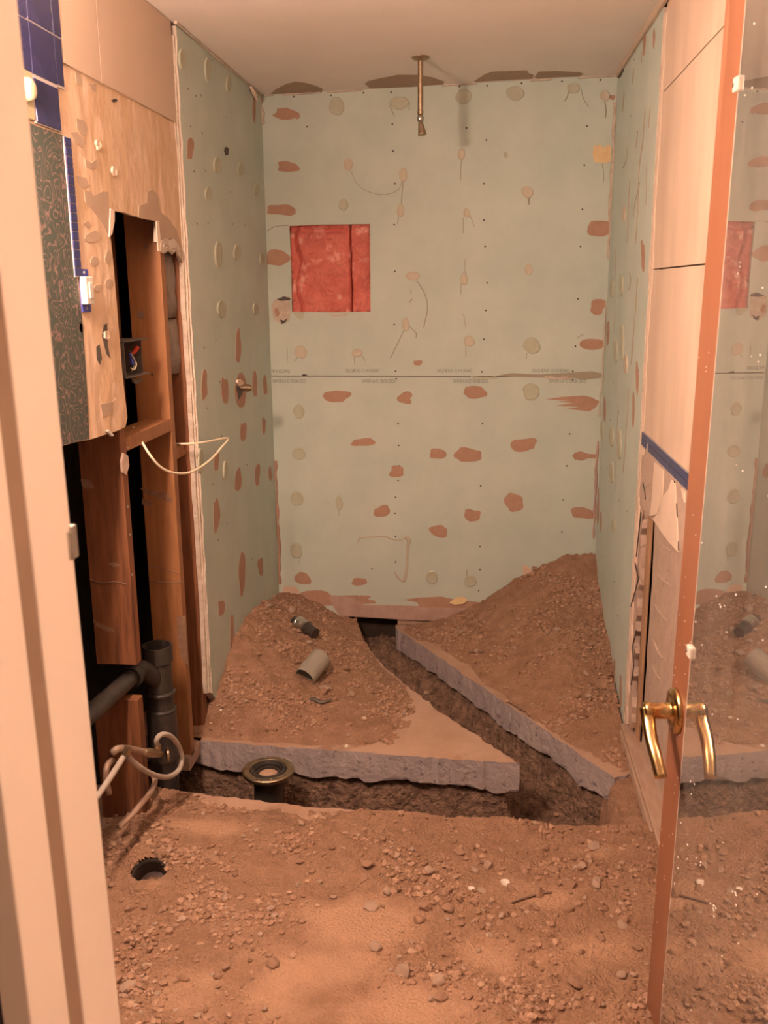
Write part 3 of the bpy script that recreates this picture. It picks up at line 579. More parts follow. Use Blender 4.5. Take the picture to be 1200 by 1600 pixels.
# old board with the cut hole
brd = [(1.0, 1.262), OLD.px(95, 697), OLD.px(150, 684), OLD.px(196, 667), OLD.px(199, 652), OLD.px(193, 600), OLD.px(188, 540), OLD.px(183, 480), OLD.px(178, 420), OLD.px(173, 372), OLD.px(174, 345), OLD.px(170, 326),
       OLD.px(205, 336), OLD.px(246, 345), OLD.px(246, 378), OLD.px(252, 382), OLD.px(262, 374), OLD.px(272, 372), OLD.px(279, 385), OLD.px(281, 400), OLD.px(285, 410), (3.142, 1.70), (3.142, 2.139), (1.0, 2.139)]
ob = sheet('wall_board', OLD, [jag(brd, .05, .0025, 5)], -.012, 0, 'oldboard', 'gyp', wl); ob['label'] = 'old yellowed wall board with glue residue'
for nm, pix in (('torn_patch', [(230, 300), (238, 296), (246, 305), (251, 332), (262, 340), (276, 360), (283, 385), (284, 402), (278, 385), (270, 372), (262, 374), (250, 380), (247, 346), (216, 340), (217, 322), (229, 317)]),
                ('torn_patch', [(131, 298), (140, 298), (146, 306), (160, 299), (168, 300), (169, 325), (176, 345), (174, 365), (168, 368), (160, 350), (150, 335), (133, 316)]),
                ('torn_patch', [(119, 185), (130, 188), (136, 200), (134, 212), (126, 210), (120, 200)]), ('torn_patch', [(109, 207), (120, 206), (133, 222), (130, 231), (118, 225)]), ('torn_patch', [(117, 112), (123, 113), (128, 125), (126, 134), (119, 130)]), ('torn_patch', [(137, 128), (143, 132), (150, 130), (150, 143), (143, 143)]),
                ('torn_patch', [(132, 248), (142, 255), (150, 248), (151, 262), (143, 265), (134, 260)]), ('torn_patch', [(119, 275), (134, 278), (138, 290), (130, 295), (121, 284)])):
    flat_patch(nm, OLD, pix, 'oldbrown', ob, .0012)
for i, (x, y, ww, hh) in enumerate([(144, 370, 22, 18), (147, 408, 12, 16), (169, 402, 12, 20), (136, 350, 9, 10), (153, 450, 12, 12), (170, 443, 12, 16), (127, 512, 8, 14)]): flat_patch('torn_patch', OLD, blob(x, y, ww, hh, 40+i), 'oldbrown', ob, .0012)
flat_patch('scrape', OLD, [(162, 508), (167, 505), (168, 540), (172, 560), (166, 553), (159, 525)], 'boxsteel', ob, .001)
flat_patch('scrape', OLD, [(150, 542), (155, 538), (159, 560), (156, 570), (151, 562)], 'boxsteel', ob, .001)
flat_patch('scrape', OLD, [(157, 632), (176, 628), (180, 622), (172, 645), (160, 652)], 'oldbrown', ob, .001)
dab('scrape', OLD, blob(178, 157, 7, 5, 8, .4), 'black', ob, .004)
for x, y in ((152, 226), (165, 524), (177, 268)): dab('glue_dab', OLD, blob(x, y, 8, 14, int(x), .35), 'creamtorn', ob, .006)
# splintered white board edge at the corner of the hole
flat_patch('gypsum_chip', OLD, [(171, 326), (177, 329), (177, 345), (173, 366), (169, 370), (170, 345)], 'creamtorn', ob, .004)
flat_patch('gypsum_chip', OLD, [(243, 346), (247, 345), (250, 378), (250, 392), (246, 392)], 'creamtorn', ob, .003)
flat_patch('gypsum_chip', OLD, [(249, 381), (251, 376), (258, 373), (264, 375), (270, 373), (276, 380), (281, 389), (284, 402), (280, 405), (277, 397), (272, 392), (268, 398), (262, 392), (255, 396), (250, 394)], 'gyp', ob, .004)
for q_ in ((268, 391, 9, 8), (256, 385, 8, 7), (277, 395, 6, 9)): dab('gypsum_chip', OLD, blob(*q_, 9, .4), 'gyp', ob, .009)
# two cream panels above
pz = 2.140
ps = OLD.px(155, 127)[0]
for (a, b, lab) in ((2.305, ps-.002, 'narrow cream panel under the ceiling'), (ps+.002, 3.135, 'wide cream panel under the ceiling')):
    o = mk('cream_panel', *box(XO-.01, XO+.006, a, b, pz, HZ(XL)-.002), 'panel', wl, bevel=.0015); o['label'] = lab
# dark wallpaper
wpz = 1.978
o = sheet('wallpaper', OLD, [jag([(1.0, 1.262), OLD.px(95, 696), OLD.px(139, 686), OLD.px(135, 600), OLD.px(128, 500), OLD.px(118, 420), (2.276, wpz-.003), (1.0, wpz-.003)], .06, .0015, 9)], 0, .0012, 'wallpaper', 'wallpaper', wl); o['label'] = 'dark green wallpaper printed with rose scrolls'
sheet('paper_curl', OLD, [[OLD.px(164, 674), OLD.px(168, 672), OLD.px(175, 680), OLD.px(172, 682)]], 0, .006, 'white', 'white', ob)
# blue ceramic tiles around the switch
for (a, b, z0, z1) in ((2.005, 2.1265, 2.190, 2.298), (2.1305, 2.2525, 2.192, 2.30), (2.256, 2.297, 2.192, 2.30), (2.005, 2.1265, 2.081, 2.187), (2.1305, 2.2525, 2.0815, 2.188), (2.2545, 2.293, 2.084, 2.188), (2.133, 2.256, 1.981, 2.0735), (2.005, 2.1265, 2.302, 2.41), (2.1305, 2.2525, 2.304, 2.41), (2.256, 2.297, 2.304, 2.41), (1.88, 2.001, 2.190, 2.298), (1.88, 2.001, 2.081, 2.187)):
    mk('blue_tile', *box(XO, XO+.008, a, b, z0, z1), 'blue', wl, bevel=.002)
mk('grout_bed', *join(box(XO-.001, XO+.005, 1.87, 2.298, 2.079, 2.412), box(XO-.001, XO+.005, 2.129, 2.258, 1.979, 2.079)), 'grout', wl)
# column of small mosaic tiles
for i in range(15):
    z = 1.972-i*.0216; mk('mosaic_tile', *box(XO, XO+.006, 2.274, 2.309, z-.0196, z), 'bluem', wl, bevel=.0012)
mk('grout_bed', *box(XO-.001, XO+.0035, 2.272, 2.311, 1.648, 1.973), 'grout', wl)
# studs, blocking
def stud(a, z0, z1, m='wood', par=wl, x0=-1.155): return mk('stud', *box(x0, XS, a, a+.040, z0, z1), m, par, bevel=.002)
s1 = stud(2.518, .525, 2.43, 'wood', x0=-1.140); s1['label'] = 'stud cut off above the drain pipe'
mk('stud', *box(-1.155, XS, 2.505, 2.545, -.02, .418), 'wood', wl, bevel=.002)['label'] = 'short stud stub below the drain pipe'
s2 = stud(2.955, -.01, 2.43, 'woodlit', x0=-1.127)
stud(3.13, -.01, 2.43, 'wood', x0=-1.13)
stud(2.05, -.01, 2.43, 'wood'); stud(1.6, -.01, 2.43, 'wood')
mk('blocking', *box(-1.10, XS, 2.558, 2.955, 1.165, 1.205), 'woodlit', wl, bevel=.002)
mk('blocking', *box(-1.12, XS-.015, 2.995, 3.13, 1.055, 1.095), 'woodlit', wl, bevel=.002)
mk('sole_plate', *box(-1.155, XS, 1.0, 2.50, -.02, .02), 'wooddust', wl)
mk('sole_plate', *box(-1.155, XS, 2.93, 3.3, -.05, .0), 'wooddust', wl)
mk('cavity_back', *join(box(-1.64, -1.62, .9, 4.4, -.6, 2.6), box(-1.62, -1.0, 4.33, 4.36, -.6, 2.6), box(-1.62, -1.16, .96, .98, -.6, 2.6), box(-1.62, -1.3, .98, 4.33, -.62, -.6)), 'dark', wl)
mk('back_board', *box(-1.19, -1.17, 2.60, 2.98, 1.21, 2.43), 'wood', wl)
# knot and nail heads on the stud in the hole
kn = ony(220, 492, 2.9545); mk('knot', *lathe_capped([(.013, 0), (.012, .0012), (.005, .0014)], kn, (0, -1, 0), 14), 'twig', s2)
for p in ((227, 386), (283-45, 585)):
    q = ony(*p, 2.9545); mk('nail_head', *lathe_capped([(.004, 0), (.004, .002)], q, (0, -1, 0), 8), 'chrome', s2)
for p in ((199, 700), (203, 835), (206, 898), (199, 792)):
    q = onx(*p, XS); mk('nail_head', *lathe_capped([(.004, 0), (.004, .002)], q, (1, 0, 0), 8), 'chrome', s1)
flat_patch('plaster_smear', STUD, [(190, 708), (197, 712), (199, 728), (194, 742), (189, 738), (187, 722)], 'greyplaster', s1, .006)
# dried plaster smears and dark cracks on the faces of the studs
F1 = Plane('B', 2.5175); F2 = Plane('B', 2.9545)
for pl_s, st_, pix in ((F2, s2, [(218, 762), (240, 766), (262, 772), (270, 780), (268, 786), (250, 778), (228, 772)]), (F2, s2, [(222, 778), (240, 786), (236, 792), (222, 788)]), (F2, s2, [(276, 962), (290, 962), (292, 1010), (294, 1040), (284, 1030), (278, 1000)]), (F1, s1, [(145, 968), (160, 976), (176, 982), (180, 988), (168, 986), (150, 978)]), (F1, s1, [(126, 748), (140, 750), (148, 762), (136, 764), (128, 758)]), (F1, s1, [(168, 880), (180, 878), (190, 884), (178, 886)])):
    flat_patch('plaster_smear', pl_s, pix, 'smear', st_, .0008)
for pl_s, st_, pts in ((F1, s1, [(140, 905), (160, 911), (180, 909), (198, 913)]), (F2, s2, [(232, 885), (255, 888), (280, 896)]), (F2, s2, [(232, 906), (258, 910), (284, 909)])):
    mk('crack', *tube([pl_s.m(*pl_s.px(*p), .0003) for p in pts], .0016, 6, 4), 'twig', st_)
# wrinkled insulation facing between stud and drywall
def facing(pix, sd, lab, xr=-1.05):
    pl = Plane('L', xr); r = random.Random(sd); V, Fc = [], []
    rows = len(pix)
    for i, ((xa, ya), (xb, yb)) in enumerate(pix):
        for k in range(7):
            t = k/6; u, v = pl.px(xa+(xb-xa)*t, ya+(yb-ya)*t); V.append(pl.m(u, v, .02*math.sin(3.14*t)+r.uniform(-.006, .006)))
    n = len(V); V += [(v[0]-.02, v[1], v[2]) for v in V]
    for i in range(rows-1):
        for k in range(6):
            a = i*7+k; Fc.append((a, a+1, a+8, a+7)); Fc.append((n+a, n+a+7, n+a+8, n+a+1))
    for i in range(rows-1): Fc += [(i*7, (i+1)*7, n+(i+1)*7, n+i*7), (i*7+6, n+i*7+6, n+(i+1)*7+6, (i+1)*7+6)]
    Fc += [tuple(list(range(7))+[n+k for k in range(6, -1, -1)]), tuple([(rows-1)*7+k for k in range(6, -1, -1)]+[n+(rows-1)*7+k for k in range(7)])]
    return tag(mk('insulation_facing', V, Fc, 'kraft', None, smooth=True), lab, 'insulation', 'torn insulation in the left wall cavity')
facing([((250, 392), (262, 393)), ((252, 415), (268, 416)), ((255, 440), (272, 436)), ((257, 460), (276, 455)), ((258, 478), (277, 475)), ((260, 497), (279, 494))], 3, 'upper grey torn insulation facing beside the stud in the wall gap')
facing([((262, 500), (278, 497)), ((260, 520), (280, 515)), ((262, 545), (281, 540)), ((263, 565), (281, 562)), ((264, 585), (282, 580))], 4, 'lower wrinkled insulation facing hanging below the torn gap')
pk = Plane('L', -1.06)
flat_patch('insulation_scrap', pk, [(261, 394), (273, 396), (274, 428), (263, 428)], 'pink', wl, .01)

# ------------------------------------------------------------------ RIGHT WALL
wr = empty('wall_right', (XR, 2.8, 0), kind='structure', label='right wall of green drywall, cream panels and broken plaster')
edge = [(3.274+.006*math.sin(z*31)+rnd.uniform(-.006, .006), z) for z in np.linspace(.03, 2.46, 64)]
gr = sheet('drywall_sheet', RIGHT, [[(D+.01, .02), (D+.01, 2.48), *edge[::-1]]], -.030, 0, 'green', 'gyp', wr); gr['label'] = 'green drywall sheet beside the cream panels'
wallmarks(RIGHT, gr, sd=1500,
  browns=[(1007, 66, 5, 34), (1005, 400, 6, 44, .3), (996, 590, 4, 50), (950, 520, 4, 40), (1022, 60, 3, 30), (945, 640, 3, 40), (934, 790, 4, 60), (960, 1050, 3, 40), (970, 1080, 3, 50), (990, 640, 3, 60), (939, 815, 2.5, 26)],
  dabs=[(957, 450, 5, 34), (972, 445, 5, 34), (963, 548, 5, 36), (973, 535, 5, 60), (979, 570, 5, 30, 'glue_tan'), (957, 682, 5, 34), (969, 695, 5, 46), (957, 738, 5, 36), (942, 672, 4, 30), (960, 820, 4, 24), (953, 260, 4, 22), (976, 335, 5, 26, 'glue_tan')],
  screws=[(991, 93), (986, 181), (963, 519), (958, 597), (967, 645), (954, 656), (949, 733), (990, 641), (967, 782), (980, 799), (942, 868), (960, 909), (972, 938), (965, 962), (948, 985), (1017, 42)],
  strands=[([(1004, 80), (1003, 98)], 2.4), ([(991, 108), (989, 130)], 3), ([(995, 60), (993, 85)], 2), ([(976, 145), (973, 175)], 3), ([(1017, 168), (1014, 200)], 2.6), ([(997, 205), (994, 230)], 2.4), ([(981, 228), (979, 250), (974, 262)], 2.2), ([(1009, 172), (1005, 220), (1000, 260), (997, 330), (994, 380)], 3), ([(985, 280), (983, 320), (981, 380)], 2.6), ([(1011, 260), (1010, 320)], 2), ([(997, 435), (994, 480), (990, 530), (987, 570)], 2.8), ([(984, 427), (986, 440), (983, 453)], 2), ([(983, 608), (982, 640), (978, 690), (974, 738)], 2.6), ([(967, 635), (964, 680), (963, 770)], 1.8), ([(962, 390), (961, 470), (960, 520)], 1.4), ([(1000, 285), (992, 322), (991, 340)], 2)])
# chipped plaster layers along the sheet edge
yl3 = onx(993.5, 1000, XR+.02)[1]
for (y0_, w0_, w1_, am, z0_, z1_, m_, sd_) in ((3.240, -.028, -.004, .010, .05, 2.44, 'creamtorn', 1), (3.190, -.030, -.010, .016, .06, .95, 'greyplaster', 2), (yl3, -.034, -.020, .018, .12, .90, 'greyplaster', 3)):
    pts_ = [(y0_+rnd.uniform(-am, am)+.5*am*math.sin(z*13+sd_*2), z) for z in np.linspace(z0_, z1_, int(30*(z1_-z0_))+6)]
    sheet('plaster_layer', RIGHT, [[(3.278, z0_), (3.278, z1_), *pts_[::-1]]], w0_, w1_, m_, m_, gr)
for pts in ([(991, 880), (996, 905), (990, 928), (985, 945), (981, 965)], [(993, 985), (987, 1010), (989, 1040), (985, 1070)], [(1000, 800), (996, 840), (993, 870)]):
    mk('crack', *tube([RIGHT.m(*RIGHT.px(*p), -.003) for p in pts], .0022, 6, 0), 'black', gr)
mk('ceiling_tape', *tube([(XR-.006, y, HZ(XR)-.006) for y in np.linspace(2.6, D-.05, 16)], [.012, .010, .014, .009, .012], 7, 0), 'panel', gr)
dab('broken_gypsum', RIGHT, [(966, 122), (969, 112), (973, 100), (976, 104), (974, 112), (969, 122)], 'black', gr, .006)
# cream panels
for (z0, z1, lab) in ((2.2075, 2.472, 'cream panel next to the ceiling'), (1.6695, 2.204, 'tall cream panel in the middle'), (1.133, 1.6655, 'cream panel above the blue mosaic band')):
    o = mk('cream_panel', *box(XR+.006, XR+.026, 1.0, 3.250, z0, z1), 'panelR', wr, bevel=.0012); o['label'] = lab
for r_ in range(2):
    n = 62
    for i in range(n):
        y = 3.246-i*.0222; z1 = 1.1305-r_*.0225
        if r_ == 1 and i in (4, 5): continue
        mk('mosaic_tile', *box(XR+.002, XR+.012, y-.0206, y, z1-.0209, z1), 'bluem', wr)
mk('grout_bed', *box(XR+.0045, XR+.016, 1.87, 3.248, 1.084, 1.1325), 'grout', wr)
# torn plaster under the band
low = [(3.245, 1.084), (3.245, .93), RIGHT.px(997, 790), RIGHT.px(1003, 797), RIGHT.px(1008, 803), RIGHT.px(1017, 812), RIGHT.px(1040, 838), RIGHT.px(1061, 866), (2.49, .91), (1.0, .91), (1.0, 1.084)]
o = sheet('plaster_strip', ROLD, [jag(low, .05, .004, 14)], -.02, 0, 'greyplaster', 'gyp', wr)
for pix in ([(1024, 723), (1038, 735), (1036, 775), (1031, 800), (1023, 806), (1017, 806), (1020, 780)], [(1051, 750), (1056, 756), (1058, 790), (1060, 830), (1061, 862), (1045, 845), (1022, 812), (1030, 800), (1036, 778), (1046, 765)], [(1001, 698), (1010, 702), (1008, 712), (1001, 710)], [(1066, 762), (1071, 768), (1071, 785), (1068, 776)]):
    flat_patch('plaster_skin', ROLD, pix, 'creamtorn', o, .004)
for pts in ([(1005, 755), (1008, 768), (1009, 780)], [(1055, 751), (1054, 765), (1058, 790), (1059, 820), (1061, 860)], [(1036, 762), (1035, 776)]):
    mk('crack', *tube([ROLD.m(*ROLD.px(*p), .001) for p in pts], .0022, 6), 'black', o)
for i in range(5):
    u, v = ROLD.px(1008+i*11, 745+i*22); mk('pit', *lathe_capped([(.005, 0), (.004, .001)], ROLD.m(u, v, .0003), (-1, 0, 0), 8), 'twig', o)
# exposed framing below
XF = XR+.026; ya = onx(1000.5, 1000, XF)[1]; yb = onx(1005.5, 1000, XF)[1]; xd = ony(1010, 1000, yb)[0]
mk('stud', *box(XF, xd, yb, ya, .03, .95), 'lath', wr, bevel=.002)
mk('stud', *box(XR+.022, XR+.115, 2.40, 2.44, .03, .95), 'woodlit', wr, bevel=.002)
XP = XR+.040; yp = onx(1012.5, 1000, XP)[1]; pbk = Plane('R', XP)
o = sheet('plaster_back', pbk, [jag([(1.2, .035), (yp, .035), (yp, 1.0), (1.2, 1.0)], .03, .010, 23)], -.02, 0, 'greyplaster', 'greyplaster', wr)
for a, b in (((1026, 895), (1048, 915)), ((1024, 945), (1042, 970)), ((1022, 1000), (1036, 1030)), ((1020, 1040), (1032, 1062)), ((1028, 845), (1050, 862)), ((1018, 1110), (1030, 1150))):
    mk('plaster_ridge', *tube([pbk.m(*pbk.px(*a), .001), pbk.m(*pbk.px((a[0]+b[0])/2, (a[1]+b[1])/2+1), .003), pbk.m(*pbk.px(*b), .001)], .0035, 6), 'greyplaster', o)
mk('sole_plate', *box(XR-.012, XR+.10, 2.2, 3.26, -.005, .04), 'wooddust', wr, bevel=.003)
mk('trim_strip', *box(XR-.022, XR-.012, 2.56, 3.22, .0, .032), 'wooddust', wr, bevel=.002)
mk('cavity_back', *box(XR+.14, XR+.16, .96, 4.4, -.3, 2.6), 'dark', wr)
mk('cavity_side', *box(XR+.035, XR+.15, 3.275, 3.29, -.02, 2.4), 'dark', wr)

# ------------------------------------------------------------------ FRONT WALL, JAMB, HALL (round the camera)
JX, JY0, JY1 = -.449, .758, .96
wf = tag(mk('wall_front', *join(box(-1.62, JX-.03, JY0+.004, JY1-.004, -.02, 2.5), box(.50, 1.6, JY0+.004, JY1-.004, -.02, 2.5), box(JX-.03, .50, JY0+.004, JY1-.004, 2.16, 2.5)), 'hallwall'), 'dark wall around the doorway', kind='structure')
tilt = lambda z: -.012*(z-1.2)
def jboard(y0, y1, w0, w1, nm):
    V = []
    for z in (0, 2.16):
        for (x, y) in ((JX+w0, y0), (JX+w0, y1), (JX+w1, y1), (JX+w1, y0)): V.append((x+tilt(z), y, z))
    return V, [(0, 1, 2, 3), (7, 6, 5, 4), (0, 4, 5, 1), (1, 5, 6, 2), (2, 6, 7, 3), (3, 7, 4, 0)]
jb = empty('door_frame', (JX, .85, 0), kind='structure', label='cream painted door jamb with a recessed groove at the left')
mk('jamb_board', *jboard(.868, JY1, -.03, 0, ''), 'jamb', jb, bevel=.002)
mk('groove_strip', *jboard(.834, .868, -.03, -.002, ''), 'strip', jb)
mk('jamb_board', *jboard(JY0, .834, -.03, 0.001, ''), 'jamb', jb, bevel=.002)
mk('jamb_board', *box(.470, .50, JY0, JY1, 0, 2.16), 'jamb', jb, bevel=.002)
mk('jamb_board', *box(JX-.03, .50, JY0, JY1, 2.13, 2.165), 'jamb', jb)
mk('strike_plate', *join(box(JX-.001, JX+.0035, .925, .962, .665, .752), box(JX-.010, JX+.0035, .960, .9635, .675, .742)), 'oldbrass', jb, bevel=.001)
q = ony(110, 850, .955)
mk('latch_keeper', *join(box(q[0]-.002, q[0]+.004, .948, .966, q[2]-.017, q[2]+.015), box(q[0]-.004, q[0]+.004, .955, .966, q[2]+.013, q[2]+.02)), 'chrome', jb, bevel=.001)
tag(mk('wall_hall', *join(box(-1.62, -1.6, -1.6, .75, -.02, 2.6), box(1.6, 1.62, -1.6, .75, -.02, 2.6), box(-1.6, 1.6, -1.62, -1.6, -.02, 2.6), box(.70, 1.6, .97, .99, -.02, 2.6)), 'hallpale'), 'pale hall walls behind the camera', kind='structure')
tag(mk('floor_hall', *box(-1.6, 1.6, -1.6, .55, -.03, .0), 'slabtop'), 'bare hall floor behind the camera', kind='structure')

# ------------------------------------------------------------------ LAMPS
vl = empty('vanity_light', (XO, 1.5, 1.99), 'brass vanity light bar with three glowing globes on the left wall', 'wall lamp')
mk('back_plate', *box(XO, XO+.03, 1.22, 1.78, 1.985, 2.095), 'oldbrass', vl, bevel=.006)
for y in (1.30, 1.50, 1.70):
    h = mk('socket', *lathe_capped([(.028, 0), (.026, .02), (.018, .035)], (XO+.03, y, 2.04), (1, 0, 0), 18), 'oldbrass', vl)
    c = (XO+.088, y, 2.04); prof = [(max(.002, .048*math.sin(math.pi*k/14)), -.048*math.cos(math.pi*k/14)) for k in range(15)]
    mk('globe', *lathe(prof, c, (1, 0, 0), 20), 'bulb', h, smooth=True)
hl = empty('hall_fill_lamp', (1.585, .28, 1.62), 'added fill lamp on the hall wall that lights the door jamb', 'wall lamp')  # added out of view to brighten the jamb, replacing the mirror's bounced lamplight
mk('back_plate', *box(1.585, 1.6, .22, .34, 1.62, 1.80), 'oldbrass', hl, bevel=.004)
mk('globe', *lathe([(max(.002, .07*math.sin(math.pi*k/14)), -.07*math.cos(math.pi*k/14)) for k in range(15)], (1.51, .28, 1.71), (1, 0, 0), 22), 'hallfill', hl, smooth=True)

# ------------------------------------------------------------------ MIRRORED DOOR
TH = math.radians(5.2); DP = np.array([.395, 1.877, 0.]); DD = np.array([math.sin(TH), -math.cos(TH), 0]); DN = np.array([-math.cos(TH), -math.sin(TH), 0]); DL = .905
def dw(d, z, off=0.): return DP+DD*(d+.006+.030*z)+np.array([0, 0, z])+DN*off
def dbox(d0, d1, z0, z1, o0, o1):
    V = [dw(d, z, o) for d in (d0, d1) for o in (o0, o1) for z in (z0, z1)]
    return V, [(0, 1, 3, 2), (4, 6, 7, 5), (0, 4, 5, 1), (2, 3, 7, 6), (0, 2, 6, 4), (1, 5, 7, 3)]
door = empty('mirror_door', dw(.45, 0, -.017), 'orange-brown wooden door with a full mirror and brass lever, standing open', 'door')
mk('door_leaf', *dbox(0, DL-.06, .012, 2.14, -.036, 0), 'doorwood', door, bevel=.0025)
mi = mk('mirror', *dbox(.118, DL-.08, .05, 2.10, 0, .005), 'mirror', door); mi['label'] = 'dusty mirror sheet reflecting the room'
mk('mirror_edge', *dbox(.1165, .118, .05, 2.10, 0, .0055), 'clip', mi)
for z in (.935, 1.935):
    c = mk('mirror_clip', *dbox(.103, .128, z-.012, z+.012, 0, .011), 'clip', door, bevel=.003)
    mk('screw', *lathe_capped([(.004, 0), (.0035, .0015)], dw(.109, z, .011), DN, 8), 'chrome', c)
sp = []; rr = random.Random(11)
cl = [(rr.uniform(.13, .8), rr.uniform(.1, 2.0)) for _ in range(26)]
for i in range(150):
    if i % 2: d, z = rr.choice(cl); d += rr.gauss(0, .014); z += rr.gauss(0, .012)
    else: d, z = rr.uniform(.12, .8), rr.uniform(.06, 2.05)
    if d < .121: continue
    s = rr.uniform(.0012, .0026); sp.append(dbox(d, d+s*1.6, z, z+s, .005, .0056))
o = mk('dust_specks', *join(*sp), 'speck', mi); o['kind'] = 'stuff'
sp = [dbox(d, d+.002, z, z+.0022, 0, .0005) for d, z in [(rr.uniform(.004, .112), rr.uniform(.1, 1.5)) for _ in range(40)]]
o = mk('dust_specks', *join(*sp), 'speck', door); o['kind'] = 'stuff'
hz_ = .776; hd = .043
han = mk('lever_handle', *lathe_capped([(.047, 0), (.047, .004), (.044, .009), (.032, .012), (.019, .013), (.017, .016), (.0165, .050), (.0185, .052), (.019, .060), (.017, .066), (.010, .068)], dw(hd, hz_, 0), DN, 32), 'brass', door, smooth=False); han['label'] = 'polished brass lever handle'
for p in han.data.polygons: p.use_smooth = len(p.vertices) == 4
lv = [dw(hd-.004, hz_+.004, .058), dw(hd+.014, hz_-.016, .059), dw(hd+.045, hz_-.040, .060), dw(hd+.078, hz_-.066, .057), dw(hd+.104, hz_-.094, .053)]
mk('lever', *tube(lv, [.0155, .0135, .0125, .012, .0118], 14, 6, flat=1.05, fdir=DN), 'brass', han, smooth=True)
sb = [(a-DN*0) for a in lv]

# ------------------------------------------------------------------ SHOWER ARM
fx, fy = CEIL.px(657, 89); fz = HZ(fx)
sa = empty('shower_drop_pipe', (fx, fy, fz), 'aged brass shower pipe hanging from a round plate on the ceiling', 'shower pipe')
mk('ceiling_flange', *lathe_capped([(.0345, .0), (.0345, -.003), (.028, -.010), (.014, -.014)], (fx, fy, fz), (0, 0, 1), 28), 'oldbrass', sa)
mk('pipe', *lathe_capped([(.0105, -.01), (.0105, -.185), (.0115, -.188), (.0115, -.20), (.009, -.205)], (fx, fy, fz), (0, 0, 1), 18), 'oldbrass', sa)
mk('swivel_ball', *lathe_capped([(.009, 0), (.0125, -.007), (.0135, -.014), (.012, -.021), (.008, -.026)], (fx, fy, fz-.203), (0, 0, 1), 18), 'chrome', sa, smooth=True)
mk('shower_head', *lathe_capped([(.008, 0), (.0095, .008), (.0105, .014), (.0135, .030), (.0165, .046), (.0165, .050), (.012, .052)], (fx, fy, fz-.226), (.16, -.10, -1), 20), 'oldbrass', sa)

# ------------------------------------------------------------------ SWITCHES, BOX, CABLE
dm = empty('dimmer_switch', OLD.m(2.06, 1.995, .006), 'ivory wall plate with a round dimmer knob below blue tiles', 'switch')
mk('wall_plate', *box(XO, XO+.007, 2.045, 2.1255, 1.982, 2.095), 'ivoryplate', dm, bevel=.0025)
kc = onx(33, 128, XO+.02); mk('knob', *lathe_capped([(.024, 0), (.025, .004), (.0235, .020), (.020, .026), (.012, .028)], (XO+.006, 2.072, 2.037), (1, 0, 0), 28), 'ivory', dm, smooth=True)
sw = empty('bare_switch', OLD.m(2.325, 1.565), 'white switch body on a bare blue metal strap below the mosaic column', 'switch')
mk('strap', *box(XO, XO+.004, 2.300, 2.352, 1.563, 1.668), 'bluew', sw, bevel=.001)
sb0 = mk('switch_body', *box(XO+.003, XO+.020, 2.296, 2.342, 1.582, 1.650), 'white', sw, bevel=.003)
mk('toggle', *box(XO+.02, XO+.0235, 2.309, 2.329, 1.596, 1.636), 'white', sb0, bevel=.002)
for z in (1.573, 1.660): mk('screw', *lathe_capped([(.004, 0), (.003, .002)], (XO+.004, 2.326, z), (1, 0, 0), 8), 'chrome', sw)
eb = empty('electrical_box', (XS-.03, 2.70, 1.372), 'dark open electrical box with wires between the studs', 'electrical box')
y0, y1, z0, z1, xb = 2.600, 2.795, 1.368, 1.474, XS-.10
mk('box_shell', *join(box(xb, XS-.002, y0, y1, z1-.003, z1), box(xb, XS-.002, y0, y1, z0, z0+.003), box(xb, XS-.002, y0, y0+.003, z0, z1), box(xb, xb+.003, y0, y1, z0, z1), box(xb, XS-.022, y1-.003, y1, z0, z1)), 'boxsteel', eb)
def wire(nm, pts, r, m): mk(nm, *tube([onx(x, y, X) for x, y, X in pts], r, 8), m, eb, smooth=True)
wire('red_wire_nut', [(207, 553, XS-.03), (211, 548, XS-.024), (215, 541, XS-.016)], [.004, .007, .008], 'red')
wire('blue_wire_nut', [(202, 552, XS-.03), (205, 560, XS-.028), (207, 570, XS-.024)], [.004, .007, .007], 'bluew')
wire('wire', [(204, 575, XS-.02), (210, 577, XS-.012), (213, 569, XS-.012), (209, 563, XS-.025)], .0022, 'cable')
wire('wire', [(203, 548, XS-.05), (207, 556, XS-.02), (211, 566, XS-.02), (206, 580, XS-.03)], .002, 'white')
wire('conduit', [(206, 588, XS-.03), (208, 595, XS-.03), (214, 597, XS-.04), (220, 592, XS-.05)], .006, 'boxsteel')
cb = tag(mk('loose_cable', *tube([onx(208, 668, XS-.05), onx(219, 686, XS-.01), onx(233, 709, XS+.025), onx(250, 729, XS+.045), onx(272, 739, XS+.065), onx(300, 737, XS+.085), onx(328, 719, XS+.095), onx(348, 697, XS+.10), onx(356, 687, XS+.098), onx(352, 684.5, XS+.094), onx(330, 689, XS+.075), onx(302, 693, XS+.04), onx(276, 693.5, XS-.02)], .0038, 10, 6), 'cable', smooth=True), 'cream electrical cable looping out of the left wall', 'cable')
# stub-out on the left green sheet
vs = empty('shower_stub', LEFT.m(*LEFT.px(376, 615)), 'brass pipe stub poking through a ragged hole in the left green drywall', 'pipe stub')
u, v = LEFT.px(375, 606)
mk('ragged_hole', *prism(LEFT, [[LEFT.px(*p) for p in blob(374, 607, 11, 26, 77, .35)]], .0012, .0022)[:2], 'black', vs)
mk('gypsum_chip', *prism(LEFT, [[LEFT.px(*p) for p in blob(373, 598, 8, 12, 79, .3)]], .002, .008)[:2], 'creamtorn', vs)
mk('pipe', *lathe_capped([(.011, -.02), (.011, .022), (.016, .022), (.016, .040), (.013, .040), (.013, .052), (.006, .052)], LEFT.m(u, v), (1, -.1, 0), 12), 'oldbrass', vs)

